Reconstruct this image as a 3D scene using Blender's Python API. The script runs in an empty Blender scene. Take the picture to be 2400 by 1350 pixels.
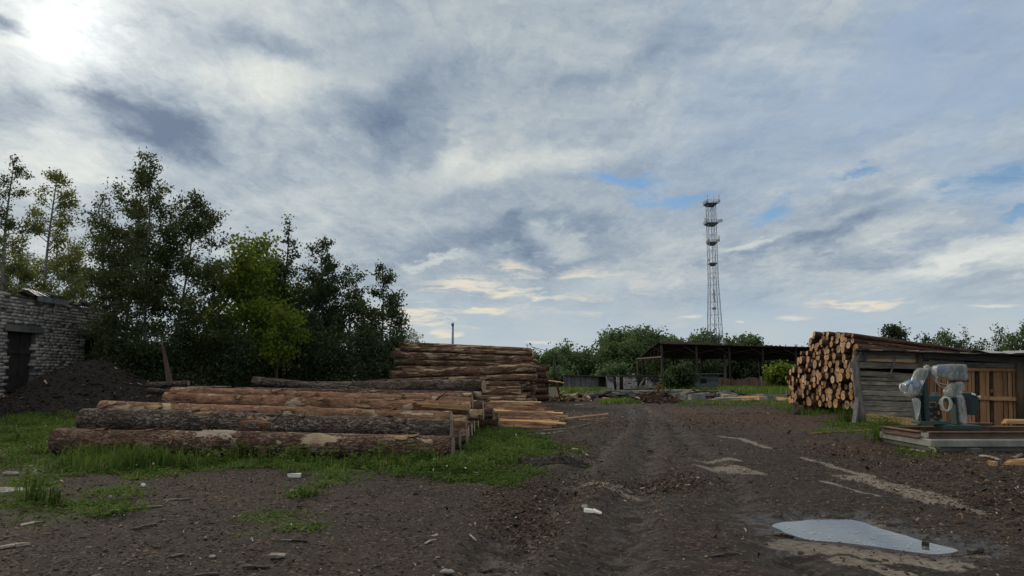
import bpy, math, random
import numpy as np
from mathutils import Vector, Matrix
R = math.radians
random.seed(7)
rng = np.random.default_rng(7)
S = bpy.context.scene
COL = S.collection
# ------------------------------------------------------------------ camera
F, CX, CY, HOR, CH = 1714.0, 1200.0, 675.0, 876.0, 1.4
PITCH = math.atan((HOR - CY) / F)
CP, SP = math.cos(PITCH), math.sin(PITCH)
cd = bpy.data.cameras.new('camera'); cam = bpy.data.objects.new('camera', cd); COL.objects.link(cam)
cd.sensor_width = 36; cd.lens = 36 * F / 2400; cd.clip_end = 5000; cd.clip_start = .05
cam.location = (0, 0, CH); cam.rotation_euler = (math.pi / 2 + PITCH, 0, 0); S.camera = cam

def ray(px, py):
    a, b = (px - CX) / F, (CY - py) / F
    return a, CP - SP * b, SP + CP * b
def P(px, py, Y):                       # a photo measurement at a known distance -> a place in the yard
    dx, dy, dz = ray(px, py); t = Y / dy
    return Vector((dx * t, Y, CH + dz * t))
def sst(a, b, x):
    t = np.clip((np.asarray(x, float) - a) / (b - a), 0, 1); return t * t * (3 - 2 * t)
def zb(x, y):                           # lie of the land: level yard, falling gently away
    return -0.8 * float(sst(25, 112, y))
def G(px, py, z=None):                  # where the ground is seen
    dx, dy, dz = ray(px, py); Y = 20.0
    for _ in range(30):
        zz = zb(0, Y) if z is None else z
        Y = (zz - CH) / dz * dy
        Y = max(2.0, min(Y, 400))
    t = Y / dy
    return Vector((dx * t, Y, CH + dz * t))

# ------------------------------------------------------------------ objects
def setp(o, label=None, cat=None, group=None, kind=None):
    if label: o['label'] = label
    if cat: o['category'] = cat
    if group: o['group'] = group
    if kind: o['kind'] = kind
    return o
def empty(name, loc, label, cat, group=None, rz=0):
    o = bpy.data.objects.new(name, None); COL.objects.link(o)
    o.location = loc; o.rotation_euler = (0, 0, rz); o.empty_display_size = .2
    return setp(o, label, cat, group)
def link(name, me, mats, parent=None, loc=(0, 0, 0)):
    o = bpy.data.objects.new(name, me); COL.objects.link(o)
    for m in (mats if isinstance(mats, (list, tuple)) else [mats]): me.materials.append(m)
    if parent: o.parent = parent
    o.location = loc
    return o
def wloc(o):
    v = Vector((0, 0, 0))
    while o is not None: v = v + o.location; o = o.parent
    return v
def quads(name, V, Fq, mat, parent=None, loc=(0, 0, 0), attr=None, vattrs=None, smooth=False):
    if parent is not None: loc = wloc(parent)
    V = np.asarray(V, np.float32) - np.asarray(tuple(loc), np.float32); Fq = np.asarray(Fq, np.int32)
    me = bpy.data.meshes.new(name)
    me.vertices.add(len(V)); me.vertices.foreach_set('co', V.ravel())
    n, k = Fq.shape
    me.loops.add(n * k); me.loops.foreach_set('vertex_index', Fq.ravel())
    me.polygons.add(n); me.polygons.foreach_set('loop_start', np.arange(0, n * k, k, dtype=np.int32))
    if smooth: me.polygons.foreach_set('use_smooth', np.ones(n, bool))
    me.update(calc_edges=True)
    if attr is not None:
        a = me.attributes.new('lv', 'FLOAT', 'FACE'); a.data.foreach_set('value', np.asarray(attr, np.float32))
    for nm, arr in (vattrs or {}).items():
        a = me.attributes.new(nm, 'FLOAT', 'POINT'); a.data.foreach_set('value', np.asarray(arr, np.float32))
    return link(name, me, mat, parent, (0, 0, 0) if parent is not None else loc)

class MB:
    """collects boxes, tubes and prisms, then links them as one mesh"""
    def __init__(s): s.v = []; s.f = []; s.mi = []; s.sm = []; s.pv = []
    def add(s, vs, fs, mi=0, sm=False):
        b = len(s.v); s.v += [tuple(v) for v in vs]; q = random.uniform(-1, 1)
        for f in fs: s.f.append(tuple(b + i for i in f)); s.mi.append(mi); s.sm.append(sm); s.pv.append(q)
    def box(s, c, d, M=None, mi=0, jit=0.0):
        x, y, z = d[0] / 2, d[1] / 2, d[2] / 2
        vs = [Vector((i * x, j * y, k * z)) for i in (-1, 1) for j in (-1, 1) for k in (-1, 1)]
        if jit: vs = [v + Vector((random.uniform(-jit, jit), random.uniform(-jit, jit), random.uniform(-jit, jit))) for v in vs]
        if M is not None: vs = [M @ v for v in vs]
        c = Vector(c)
        s.add([v + c for v in vs], [(0, 1, 3, 2), (4, 6, 7, 5), (0, 4, 5, 1), (2, 3, 7, 6), (0, 2, 6, 4), (1, 5, 7, 3)], mi)
    def bar(s, a, b, w, h, mi=0, up=Vector((0, 0, 1)), jit=0.0, taper=1.0):
        a, b = Vector(a), Vector(b); d = (b - a)
        if d.length < 1e-6: return
        d = d.normalized(); u = up
        if abs(d.dot(u)) > .98: u = Vector((0, 1, 0))
        sd = d.cross(u).normalized(); u = sd.cross(d).normalized()
        vs = []
        for p, k in ((a, 1), (b, taper)):
            for i, j in ((-1, -1), (1, -1), (1, 1), (-1, 1)):
                vs.append(p + sd * (i * w / 2 * k + random.uniform(-jit, jit)) + u * (j * h / 2 * k + random.uniform(-jit, jit)))
        s.add(vs, [(3, 2, 1, 0), (4, 5, 6, 7), (0, 1, 5, 4), (1, 2, 6, 5), (2, 3, 7, 6), (3, 0, 4, 7)], mi)
    def tube(s, pts, rad, n=6, mi=0, cap=True, sm=True):
        pts = [Vector(p) for p in pts]
        if not isinstance(rad, (list, tuple, np.ndarray)): rad = [rad] * len(pts)
        base = len(s.v); prev = None
        for i, p in enumerate(pts):
            d = (pts[min(i + 1, len(pts) - 1)] - pts[max(i - 1, 0)])
            d = d.normalized() if d.length > 1e-9 else Vector((0, 0, 1))
            if prev is None:
                u = Vector((1, 0, 0)) if abs(d.x) < .9 else Vector((0, 1, 0))
            else: u = prev
            u = (u - d * u.dot(d)); u = u.normalized() if u.length > 1e-6 else d.orthogonal().normalized()
            prev = u; w = d.cross(u)
            for k in range(n):
                a = 2 * math.pi * k / n
                s.v.append(tuple(p + (u * math.cos(a) + w * math.sin(a)) * rad[i]))
        for i in range(len(pts) - 1):
            for k in range(n):
                k2 = (k + 1) % n
                s.f.append((base + i * n + k, base + i * n + k2, base + (i + 1) * n + k2, base + (i + 1) * n + k)); s.mi.append(mi); s.sm.append(sm)
        if cap:
            s.f.append(tuple(base + k for k in reversed(range(n)))); s.mi.append(mi); s.sm.append(False)
            e = base + (len(pts) - 1) * n
            s.f.append(tuple(e + k for k in range(n))); s.mi.append(mi); s.sm.append(False)
    def prism(s, poly, d, mi=0):           # poly of 3D points pushed along vector d
        n = len(poly); d = Vector(d); vs = [Vector(p) for p in poly] + [Vector(p) + d for p in poly]
        s.add(vs, [tuple(range(n)), tuple(range(2 * n - 1, n - 1, -1))] + [((i + 1) % n, i, n + i, n + (i + 1) % n) for i in range(n)], mi)
    def build(s, name, mats, parent=None, origin=None, bevel=0):
        s.pv += [0.0] * (len(s.f) - len(s.pv))
        o0 = Vector(origin) if origin is not None else wloc(parent)
        me = bpy.data.meshes.new(name)
        me.from_pydata([tuple(Vector(v) - o0) for v in s.v], [], s.f); me.update()
        a = me.attributes.new('pv', 'FLOAT', 'FACE'); a.data.foreach_set('value', s.pv)
        me.polygons.foreach_set('material_index', s.mi); me.polygons.foreach_set('use_smooth', s.sm)
        o = link(name, me, mats, parent)
        o.location = o0 - wloc(parent)
        if bevel:
            b = o.modifiers.new('bevel', 'BEVEL'); b.width = bevel; b.segments = 2; b.limit_method = 'ANGLE'
        return o

# ------------------------------------------------------------------ node helper
class NB:
    def __init__(s, nt): s.nt = nt; s.n = nt.nodes; s.l = nt.links
    def new(s, t, **kw):
        nd = s.n.new(t)
        for k, v in kw.items(): setattr(nd, k, v)
        return nd
    def put(s, sock, v):
        if v is None: return
        if isinstance(v, bpy.types.NodeSocket): s.l.new(v, sock)
        elif isinstance(v, (tuple, list)):
            sock.default_value = tuple(v) + ((1,) if sock.type == 'RGBA' and len(v) == 3 else ())
        else: sock.default_value = v
    def m(s, op, a, b=None, c=None, clamp=False):
        nd = s.new('ShaderNodeMath', operation=op, use_clamp=clamp)
        for i, v in enumerate((a, b, c)): s.put(nd.inputs[i], v)
        return nd.outputs[0]
    def vm(s, op, a, b=None, out=0):
        nd = s.new('ShaderNodeVectorMath', operation=op)
        s.put(nd.inputs[0], a)
        if b is not None:
            s.put(nd.inputs[3 if op == 'SCALE' else 1], b)
        return nd.outputs[out]
    def noise(s, vec, scale, detail=4, rough=.55, dist=0, out='Fac'):
        nd = s.new('ShaderNodeTexNoise'); s.put(nd.inputs['Vector'], vec); nd.inputs['Scale'].default_value = scale
        nd.inputs['Detail'].default_value = detail; nd.inputs['Roughness'].default_value = rough; nd.inputs['Distortion'].default_value = dist
        return nd.outputs[out]
    def voro(s, vec, scale, feature='F1', out='Distance', rnd=1):
        nd = s.new('ShaderNodeTexVoronoi', feature=feature); s.put(nd.inputs['Vector'], vec); nd.inputs['Scale'].default_value = scale
        nd.inputs['Randomness'].default_value = rnd
        return nd.outputs[out]
    def wave(s, vec, scale, dist, detail=3, typ='BANDS', dscale=1):
        nd = s.new('ShaderNodeTexWave', wave_type=typ); s.put(nd.inputs['Vector'], vec); nd.inputs['Scale'].default_value = scale
        nd.inputs['Distortion'].default_value = dist; nd.inputs['Detail'].default_value = detail; nd.inputs['Detail Scale'].default_value = dscale
        return nd.outputs['Fac']
    def mr(s, v, a, b, c=0, d=1, smooth=True):
        nd = s.new('ShaderNodeMapRange', interpolation_type='SMOOTHSTEP' if smooth else 'LINEAR')
        s.put(nd.inputs['Value'], v)
        for i, k in zip((1, 2, 3, 4), (a, b, c, d)): nd.inputs[i].default_value = k
        return nd.outputs[0]
    def mix(s, f, a, b, blend='MIX'):
        nd = s.new('ShaderNodeMix', data_type='RGBA', blend_type=blend)
        s.put(nd.inputs[0], f); s.put(nd.inputs[6], a); s.put(nd.inputs[7], b)
        return nd.outputs[2]
    def ramp(s, f, stops, interp='LINEAR'):
        nd = s.new('ShaderNodeValToRGB'); cr = nd.color_ramp; cr.interpolation = interp
        while len(cr.elements) < len(stops): cr.elements.new(.5)
        for e, (p, c) in zip(cr.elements, stops): e.position = p; e.color = tuple(c) + (1,)
        s.put(nd.inputs[0], f); return nd.outputs[0]
    def mapping(s, vec, loc=(0, 0, 0), rot=(0, 0, 0), scale=(1, 1, 1), typ='POINT'):
        nd = s.new('ShaderNodeMapping', vector_type=typ); s.put(nd.inputs[0], vec)
        nd.inputs['Location'].default_value = loc; nd.inputs['Rotation'].default_value = rot; nd.inputs['Scale'].default_value = scale
        return nd.outputs[0]
    def bump(s, h, strength=.5, dist=.02):
        nd = s.new('ShaderNodeBump'); s.put(nd.inputs['Height'], h); nd.inputs['Strength'].default_value = strength; nd.inputs['Distance'].default_value = dist
        return nd.outputs[0]
    def attr(s, name): return s.new('ShaderNodeAttribute', attribute_name=name).outputs['Fac']
    def coord(s, k='Object'): return s.new('ShaderNodeTexCoord').outputs[k]
    def rnd(s): return s.new('ShaderNodeObjectInfo').outputs['Random']
def newmat(name):
    m = bpy.data.materials.new(name); m.use_nodes = True; nt = m.node_tree; nt.nodes.clear(); b = NB(nt)
    out = b.new('ShaderNodeOutputMaterial')
    return m, b, out
def prin(b, out, col, rough=.85, normal=None, metal=0, spec=.3, **kw):
    p = b.new('ShaderNodeBsdfPrincipled')
    b.put(p.inputs['Base Color'], col); b.put(p.inputs['Roughness'], rough); p.inputs['Metallic'].default_value = metal
    p.inputs['Specular IOR Level'].default_value = spec
    if normal is not None: b.put(p.inputs['Normal'], normal)
    for k, v in kw.items(): b.put(p.inputs[k.replace('_', ' ')], v)
    b.l.new(p.outputs[0], out.inputs[0]); return p
def simple(name, c1, c2, scale=6, rough=.85, bump=.3, bdist=.01, stretch=(1, 1, 1), metal=0, spec=.3, detail=6, vary=.25):
    m, b, out = newmat(name)
    r = b.rnd(); v = b.vm('ADD', b.mapping(b.coord(), scale=stretch), b.vm('SCALE', (13., 7., 5.), r))
    n = b.noise(v, scale, detail, .62)
    c = b.ramp(n, [(.3, c1), (.7, c2)])
    k = b.mr(r, 0, 1, 1 - vary, 1 + vary, False)
    hs = b.new('ShaderNodeHueSaturation'); b.put(hs.inputs['Value'], k); b.put(hs.inputs['Color'], c)
    prin(b, out, hs.outputs[0], rough, b.bump(b.noise(v, scale * 3, 5, .7), bump, bdist), metal, spec)
    return m
# ------------------------------------------------------------------ materials
def bark(name, dark, mid, light, peel, plate=9, thr=.62, bstr=.8, soft=.05, long=.32, crack=.5, ps=2.6, pl=1.6, knot=0):
    m, b, out = newmat(name)
    r = b.rnd(); off = b.vm('SCALE', (31., 17., 23.), r); co = b.coord()
    v = b.vm('ADD', b.mapping(co, scale=(long, 1, 1)), off)
    wv = b.vm('ADD', v, b.vm('SCALE', b.noise(v, 5, 3, .6, out='Color'), .16))
    ra = b.m('ABSOLUTE', b.m('SUBTRACT', b.noise(b.mapping(wv, scale=(.9, 1, 1)), plate, 2, .5, .6), .5))
    rb = b.m('ABSOLUTE', b.m('SUBTRACT', b.noise(b.mapping(wv, loc=(3, 5, 8), scale=(1.3, 1, 1)), plate * 1.9, 3, .6), .5))
    crk = b.m('MINIMUM', b.mr(ra, 0, .07, 0, 1), b.mr(rb, 0, .05, .35, 1))
    n1 = b.noise(v, 4, 6, .65); n2 = b.noise(v, 22, 4, .7)
    f = b.m('ADD', b.m('MULTIPLY', n1, .65), b.m('MULTIPLY', n2, .35))
    c = b.ramp(f, [(.3, dark), (.5, mid), (.68, light)])
    c = b.mix(b.m('MULTIPLY', b.m('SUBTRACT', 1, crk), crack), c, (dark[0] * .35, dark[1] * .33, dark[2] * .33))
    pv = b.vm('ADD', b.mapping(co, scale=(long * pl, 1, 1)), b.vm('SCALE', (11., 47., 3.), r))
    pn = b.m('ADD', b.noise(pv, ps, 6, .62, .4), b.m('MULTIPLY', n2, .08))
    pm = b.mr(pn, thr, thr + soft, 0, 1)
    pc = b.mix(b.noise(b.mapping(co, scale=(.6, 8, 8)), 5, 4), peel, tuple(k * .55 for k in peel))
    c = b.mix(pm, c, pc)
    ring = b.mr(b.m('ABSOLUTE', b.m('SUBTRACT', pn, thr)), 0, .018, .75, 0)     # ragged lifted edge of bark
    c = b.mix(ring, c, tuple(k * .4 for k in dark))
    big = b.noise(b.vm('ADD', b.mapping(co, scale=(.5, .6, .6)), off), 2.2, 4, .6)
    c = b.mix(b.mr(big, .38, .62, .5, 0), c, tuple(k * .8 for k in dark)); c = b.mix(b.mr(n2, .62, .75, 0, .35), c, light)
    h = b.m('ADD', b.m('MULTIPLY', crk, b.m('SUBTRACT', 1, b.m('MULTIPLY', pm, .8))), b.m('MULTIPLY', n2, .6))
    if knot:
        kd = b.voro(b.vm('ADD', b.mapping(co, scale=(.75, 1, 1)), b.vm('SCALE', (5., 41., 19.), r)), knot)
        kd = b.m('ADD', kd, b.m('MULTIPLY', b.m('SUBTRACT', n1, .5), .25))
        c = b.mix(b.mr(kd, .2, .3, .8, 0), c, tuple(k * .6 for k in dark)); c = b.mix(b.mr(kd, .13, .2, .75, 0), c, peel)
    h = b.m('SUBTRACT', h, b.m('MULTIPLY', pm, .9))
    prin(b, out, c, .88, b.bump(h, bstr, .03), spec=.2)
    return m
M = {}
M['bark_grey'] = bark('bark_grey', (.06, .047, .04), (.225, .175, .147), (.46, .385, .325), (.46, .26, .12), plate=19, thr=.69, bstr=1, long=.33, crack=1)
M['bark_brown'] = bark('bark_brown', (.09, .054, .038), (.275, .175, .124), (.48, .325, .24), (.56, .44, .3), plate=17, thr=.62, knot=1.3, bstr=.9, crack=.95)
M['bark_orange'] = bark('bark_orange', (.115, .06, .038), (.36, .2, .122), (.54, .335, .215), (.6, .46, .31), plate=10, thr=.6, bstr=.7, crack=.4, ps=4, knot=1.9)
M['bark_pile'] = bark('bark_pile', (.08, .043, .029), (.26, .142, .09), (.42, .255, .165), (.58, .42, .28), plate=16, thr=.545, bstr=.9, long=.16, soft=.05, crack=.8, ps=9, pl=1.1)
M['bark_red'] = bark('bark_red', (.05, .028, .02), (.12, .062, .042), (.2, .105, .065), (.38, .24, .13), plate=11, thr=.64, bstr=.8, crack=.55, ps=5)
M['bark_slab'] = bark('bark_slab', (.09, .045, .028), (.24, .125, .075), (.4, .24, .14), (.55, .38, .22), plate=9, thr=.54, bstr=.5, long=.12, soft=.12)
def cutwood(name, a, c3):
    m, b, out = newmat(name); r = b.rnd(); co = b.coord()
    base = b.ramp(r, [(0, a[0]), (.35, a[1]), (.65, a[2]), (1, a[3])])
    hv = b.new('ShaderNodeHueSaturation'); b.put(hv.inputs['Value'], b.mr(b.m('FRACT', b.m('MULTIPLY', r, 7.3)), 0, 1, .55, 1.15, False)); b.put(hv.inputs['Saturation'], b.mr(b.m('FRACT', b.m('MULTIPLY', r, 13.7)), 0, 1, .65, 1.1, False)); b.put(hv.inputs['Color'], base); base = hv.outputs[0]
    ln = b.vm('LENGTH', co, out=1)
    w = b.noise(co, 5, 3)
    rings = b.m('SINE', b.m('MULTIPLY', b.m('ADD', ln, b.m('MULTIPLY', w, .05)), 330))
    c = b.mix(b.m('MULTIPLY', b.mr(rings, -.3, 1), .28), base, c3)
    n = b.noise(b.vm('ADD', co, b.vm('SCALE', (9., 5., 7.), r)), 9, 6, .7)
    c = b.mix(b.mr(n, .5, .72, 0, .65), c, c3)
    heart = b.mr(ln, .0, .11, .5, 0)
    c = b.mix(heart, c, tuple(k * .8 for k in c3))
    prin(b, out, c, .8, b.bump(b.noise(b.mapping(co, scale=(1, 1, 7)), 30, 3), .4, .006), spec=.2); return m
M['cut_bright'] = cutwood('cut_bright', [(.5, .225, .075), (.6, .34, .14), (.68, .47, .24), (.55, .28, .105)], (.3, .13, .048))
M['cut_grey'] = cutwood('cut_grey', [(.36, .25, .14), (.46, .33, .19), (.5, .38, .23), (.4, .26, .14)], (.22, .13, .07))
def planks(name, c1, c2, c3, vary=.3, along=(.25, 3, 3)):
    m, b, out = newmat(name); r = b.rnd(); co = b.coord()
    v = b.vm('ADD', b.mapping(co, scale=along), b.vm('SCALE', (13., 7., 5.), r))
    g = b.noise(v, 7, 7, .7, .6); n = b.noise(b.vm('ADD', co, b.vm('SCALE', (3., 9., 5.), r)), 1.7, 5, .6)
    c = b.ramp(b.m('ADD', b.m('MULTIPLY', g, .65), b.m('MULTIPLY', n, .35)), [(.33, c1), (.5, c2), (.66, c3)])
    k = b.mr(r, 0, 1, 1 - vary, 1 + vary, False)
    lv = b.attr('pv'); k = b.m('MULTIPLY', k, b.mr(lv, -1, 1, .7, 1.3, False))
    hs = b.new('ShaderNodeHueSaturation'); b.put(hs.inputs['Value'], k); b.put(hs.inputs['Color'], c)
    kn = b.mr(b.voro(b.mapping(co, scale=(1, 1, 2.5)), 2.2), .03, .06, 1, 0)
    c = b.mix(b.m('MULTIPLY', kn, .7), hs.outputs[0], tuple(x * .35 for x in c1))
    prin(b, out, c, .88, b.bump(g, .5, .01), spec=.2); return m
M['wood_grey'] = planks('wood_grey', (.055, .048, .039), (.16, .14, .112), (.3, .265, .215))
M['wood_pale'] = planks('wood_pale', (.16, .13, .1), (.29, .24, .19), (.42, .36, .29), .2)
M['wood_dark'] = planks('wood_dark', (.022, .02, .019), (.05, .045, .042), (.085, .08, .074))
M['wood_fresh'] = planks('wood_fresh', (.36, .2, .09), (.5, .31, .15), (.6, .41, .22), .2)
M['wood_orange'] = planks('wood_orange', (.16, .08, .04), (.27, .145, .072), (.36, .215, .115), .25, (3, 3, .25))
M['wood_brown'] = planks('wood_brown', (.05, .034, .025), (.1, .066, .047), (.16, .11, .08), .3, (3, 3, .25))
M['wood_greyv'] = planks('wood_greyv', (.05, .048, .046), (.12, .115, .108), (.2, .19, .175), .3, (3, 3, .25))
M['wood_slate'] = planks('wood_slate', (.04, .043, .05), (.075, .08, .09), (.12, .125, .135), .2)
M['brick'] = None
def brickmat(name, c1, c2, c3):
    m, b, out = newmat(name); co = b.coord(); lv = b.attr('lv')
    n = b.noise(co, .6, 6, .6, .3); n2 = b.noise(co, 14, 5, .7)
    c = b.ramp(b.m('ADD', b.m('MULTIPLY', lv, .55), b.m('MULTIPLY', n2, .45)), [(.2, c1), (.5, c2), (.8, c3)])
    c = b.mix(b.mr(n, .5, .75, 0, .6), c, (.06, .056, .05))
    prin(b, out, c, .92, b.bump(n2, .6, .012), spec=.15); return m
M['brick'] = brickmat('brick', (.17, .158, .136), (.29, .27, .235), (.42, .39, .34))
M['mortar'] = simple('mortar', (.07, .066, .06), (.15, .143, .13), 3, .95, .5, .02)
M['brick_far'] = simple('brick_far', (.2, .19, .17), (.5, .48, .44), 1.3, .92, .3, .02, detail=8)
M['concrete'] = simple('concrete', (.13, .13, .114), (.29, .285, .25), 2.2, .9, .4, .01)
M['concrete_dark'] = simple('concrete_dark', (.07, .07, .062), (.16, .158, .138), 1.6, .9, .4, .01)
M['white_paint'] = simple('white_paint', (.55, .54, .5), (.75, .74, .7), 5, .7, .2, .005)
M['rust'] = simple('rust', (.09, .058, .043), (.21, .135, .095), 5, .8, .4, .006, metal=0)
M['rust_dark'] = simple('rust_dark', (.02, .015, .014), (.048, .034, .03), 3, .85, .4, .006)
M['green_metal'] = simple('green_metal', (.018, .045, .042), (.035, .075, .068), 4, .5, .15, .004, spec=.45)
M['green_dark'] = simple('green_dark', (.008, .022, .022), (.018, .038, .036), 4, .5, .15, .004, spec=.45)
M['black_metal'] = simple('black_metal', (.008, .008, .009), (.02, .02, .02), 5, .5, .2, .004, spec=.45)
M['blue_paint'] = simple('blue_paint', (.025, .075, .2), (.05, .12, .3), 4, .45, .1, .004, spec=.45)
M['cable'] = simple('cable', (.42, .4, .34), (.58, .55, .48), 8, .6, .1, .003)
M['roof_felt'] = simple('roof_felt', (.03, .028, .027), (.08, .075, .07), 2, .9, .6, .02)
M['roof_sheet'] = simple('roof_sheet', (.1, .105, .11), (.25, .26, .265), 3, .5, .3, .01, metal=.3)
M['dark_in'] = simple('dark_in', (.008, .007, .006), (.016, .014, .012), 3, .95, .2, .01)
M['corrugated'] = simple('corrugated', (.012, .011, .011), (.028, .025, .024), .4, .8, .2, .01)
M['steel'] = simple('steel', (.13, .145, .17), (.22, .24, .265), 1, .55, .1, .01, metal=.4)
M['steel_red'] = simple('steel_red', (.26, .13, .12), (.32, .18, .16), 1, .6, .1, .01)
M['dish'] = simple('dish', (.5, .51, .52), (.62, .63, .64), 1, .5, .05, .01)
M['pipe_blue'] = simple('pipe_blue', (.09, .14, .2), (.16, .22, .3), .8, .45, .1, .01, metal=.2)
M['soil_dark'] = simple('soil_dark', (.01, .0085, .008), (.03, .025, .023), 7, .95, 1, .05, detail=9)
M['soil_bark'] = simple('soil_bark', (.03, .02, .016), (.09, .058, .042), 9, .95, 1, .05, detail=9)
M['sand'] = simple('sand', (.32, .17, .07), (.46, .26, .12), 2, .95, .4, .02)
M['stone'] = simple('stone', (.17, .16, .14), (.34, .32, .29), 8, .9, .5, .01)
m_, b_, o_ = newmat('plastic_film')
pb = b_.new('ShaderNodeBsdfPrincipled'); n_ = b_.noise(b_.mapping(b_.coord(), rot=(.4, .5, 0), scale=(4, 4, 1.6)), 2.6, 3, .5, 1.0)
b_.put(pb.inputs['Base Color'], b_.ramp(n_, [(.3, (.37, .39, .365)), (.7, (.56, .58, .54))])); pb.inputs['Roughness'].default_value = .22
pb.inputs['Specular IOR Level'].default_value = .6
b_.put(pb.inputs['Normal'], b_.bump(n_, .3, .05))
tr = b_.new('ShaderNodeBsdfTransparent'); ms = b_.new('ShaderNodeMixShader')
b_.put(ms.inputs[0], b_.mr(n_, .35, .7, .3, .56)); b_.l.new(tr.outputs[0], ms.inputs[1]); b_.l.new(pb.outputs[0], ms.inputs[2]); b_.l.new(ms.outputs[0], o_.inputs[0])
M['plastic'] = m_
def leafmat(name, stops, trans=.4, rough=.6):
    m, b, out = newmat(name)
    c = b.ramp(b.attr('lv'), stops)
    d = b.new('ShaderNodeBsdfPrincipled'); b.put(d.inputs['Base Color'], c); d.inputs['Roughness'].default_value = rough; d.inputs['Specular IOR Level'].default_value = .08
    t = b.new('ShaderNodeBsdfTranslucent')
    hs = b.new('ShaderNodeHueSaturation'); hs.inputs['Value'].default_value = 1.7; hs.inputs['Hue'].default_value = .485; b.put(hs.inputs['Color'], c); b.put(t.inputs['Color'], hs.outputs[0])
    mx = b.new('ShaderNodeMixShader'); mx.inputs[0].default_value = trans
    b.l.new(d.outputs[0], mx.inputs[1]); b.l.new(t.outputs[0], mx.inputs[2]); b.l.new(mx.outputs[0], out.inputs[0]); return m
M['leaf_birch'] = leafmat('leaf_birch', [(0, (.03, .044, .018)), (.6, (.06, .08, .03)), (1, (.105, .12, .045))], .4)
M['leaf_light'] = leafmat('leaf_light', [(0, (.06, .075, .022)), (.6, (.115, .135, .034)), (1, (.18, .19, .05))], .55)
M['leaf_maple'] = leafmat('leaf_maple', [(0, (.06, .095, .016)), (.6, (.12, .17, .026)), (1, (.2, .24, .04))], .5)
M['leaf_dark'] = leafmat('leaf_dark', [(0, (.025, .042, .02)), (.6, (.05, .074, .032)), (1, (.085, .108, .045))], .35)
M['leaf_far'] = leafmat('leaf_far', [(0, (.045, .078, .035)), (.6, (.085, .135, .055)), (1, (.125, .18, .07))], .35)
M['grass'] = leafmat('grass', [(0, (.034, .07, .014)), (.5, (.07, .13, .024)), (.85, (.12, .175, .038)), (1, (.17, .15, .07))], .35, .8)
M['weed'] = leafmat('weed', [(0, (.036, .07, .014)), (.6, (.074, .125, .024)), (1, (.13, .18, .042))], .35, .8)
m_, b_, o_ = newmat('birch_bark')
co = b_.coord(); nb = b_.noise(b_.mapping(co, scale=(3, 3, 14)), 2.2, 5, .7)
prin(b_, o_, b_.ramp(nb, [(.4, (.035, .03, .026)), (.5, (.2, .19, .17)), (.7, (.38, .36, .33))]), .8)
M['birch_bark'] = m_
M['twig'] = simple('twig', (.03, .024, .02), (.075, .062, .052), 5, .9, .3, .01)
# litter coloured per piece
m_, b_, o_ = newmat('litter')
prin(b_, o_, b_.ramp(b_.attr('lv'), [(0, (.016, .011, .009)), (.4, (.055, .036, .026)), (.7, (.125, .083, .058)), (.92, (.23, .175, .13)), (1, (.42, .37, .3))]), .9, spec=.2)
M['litter'] = m_
M['foam'] = simple('foam', (.3, .31, .31), (.42, .43, .43), 5, .7, .2, .005)
m_, b_, o_ = newmat('flower')
prin(b_, o_, (.7, .7, .66), .8); M['flower'] = m_
# ------------------------------------------------------------------ sky
SUN = Vector((-.604, .951, .473)).normalized()
sun_el = math.asin(SUN.z); sun_az = math.atan2(SUN.x, SUN.y)
W = bpy.data.worlds.new('World'); S.world = W; W.use_nodes = True
nt = W.node_tree; nt.nodes.clear(); b = NB(nt)
d = b.coord('Generated'); sp = b.new('ShaderNodeSeparateXYZ'); b.l.new(d, sp.inputs[0])
X, Y, Z = sp.outputs
sky = b.new('ShaderNodeTexSky', sky_type='NISHITA'); sky.sun_disc = False; sky.sun_elevation = sun_el; sky.sun_rotation = sun_az
sky.air_density = 1; sky.dust_density = .25; sky.ozone_density = 3
ys = b.m('MAXIMUM', Y, .03)
uv = b.new('ShaderNodeCombineXYZ'); b.l.new(b.m('DIVIDE', X, ys), uv.inputs[0]); b.l.new(b.m('DIVIDE', Z, ys), uv.inputs[1]); uv = uv.outputs[0]
zz = b.m('ADD', b.m('MAXIMUM', Z, 0), .13)
q = b.new('ShaderNodeCombineXYZ'); b.l.new(b.m('DIVIDE', X, zz), q.inputs[0]); b.l.new(b.m('DIVIDE', Y, zz), q.inputs[1]); q = q.outputs[0]
warp = b.vm('SUBTRACT', b.noise(b.mapping(q, scale=(1.6, .9, 1)), 1.5, 5, .6, out='Color'), (.5, .5, .5))
uvw = b.vm('ADD', uv, b.vm('SCALE', warp, .13))
fine_w = b.vm('SUBTRACT', b.noise(b.mapping(uv, scale=(1, 1.6, 1)), 9, 5, .65, out='Color'), (.5, .5, .5))
uvf = b.vm('ADD', uvw, b.vm('SCALE', fine_w, .07))
def UV(px, py):
    dx, dy, dz = ray(px, py); return dx / dy, dz / dy
def blob(px, py, rx, ry, ang=0, soft=.15, src=None):
    u0, v0 = UV(px, py)
    mp = b.mapping(src or uvf, loc=(u0, v0, 0), rot=(0, 0, R(ang)), scale=(rx / F, ry / F, 1), typ='TEXTURE')
    return b.mr(b.vm('LENGTH', mp, out=1), soft, 1, 1, 0)
qs = b.mapping(q, rot=(0, 0, R(-8)), scale=(1.15, .5, 1))
qw = b.vm('ADD', qs, b.vm('SCALE', warp, .8))
nb1 = b.noise(qw, 1.25, 7, .58, .2)
nb2 = b.noise(b.vm('ADD', b.mapping(q, rot=(0, 0, R(12)), scale=(1.7, .55, 1)), b.vm('SCALE', warp, 1.1)), 2.5, 9, .62, .3)
nb3 = b.noise(b.vm('ADD', b.mapping(q, scale=(1.6, 1.0, 1)), b.vm('SCALE', warp, 1.5)), 9, 9, .72)
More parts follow.
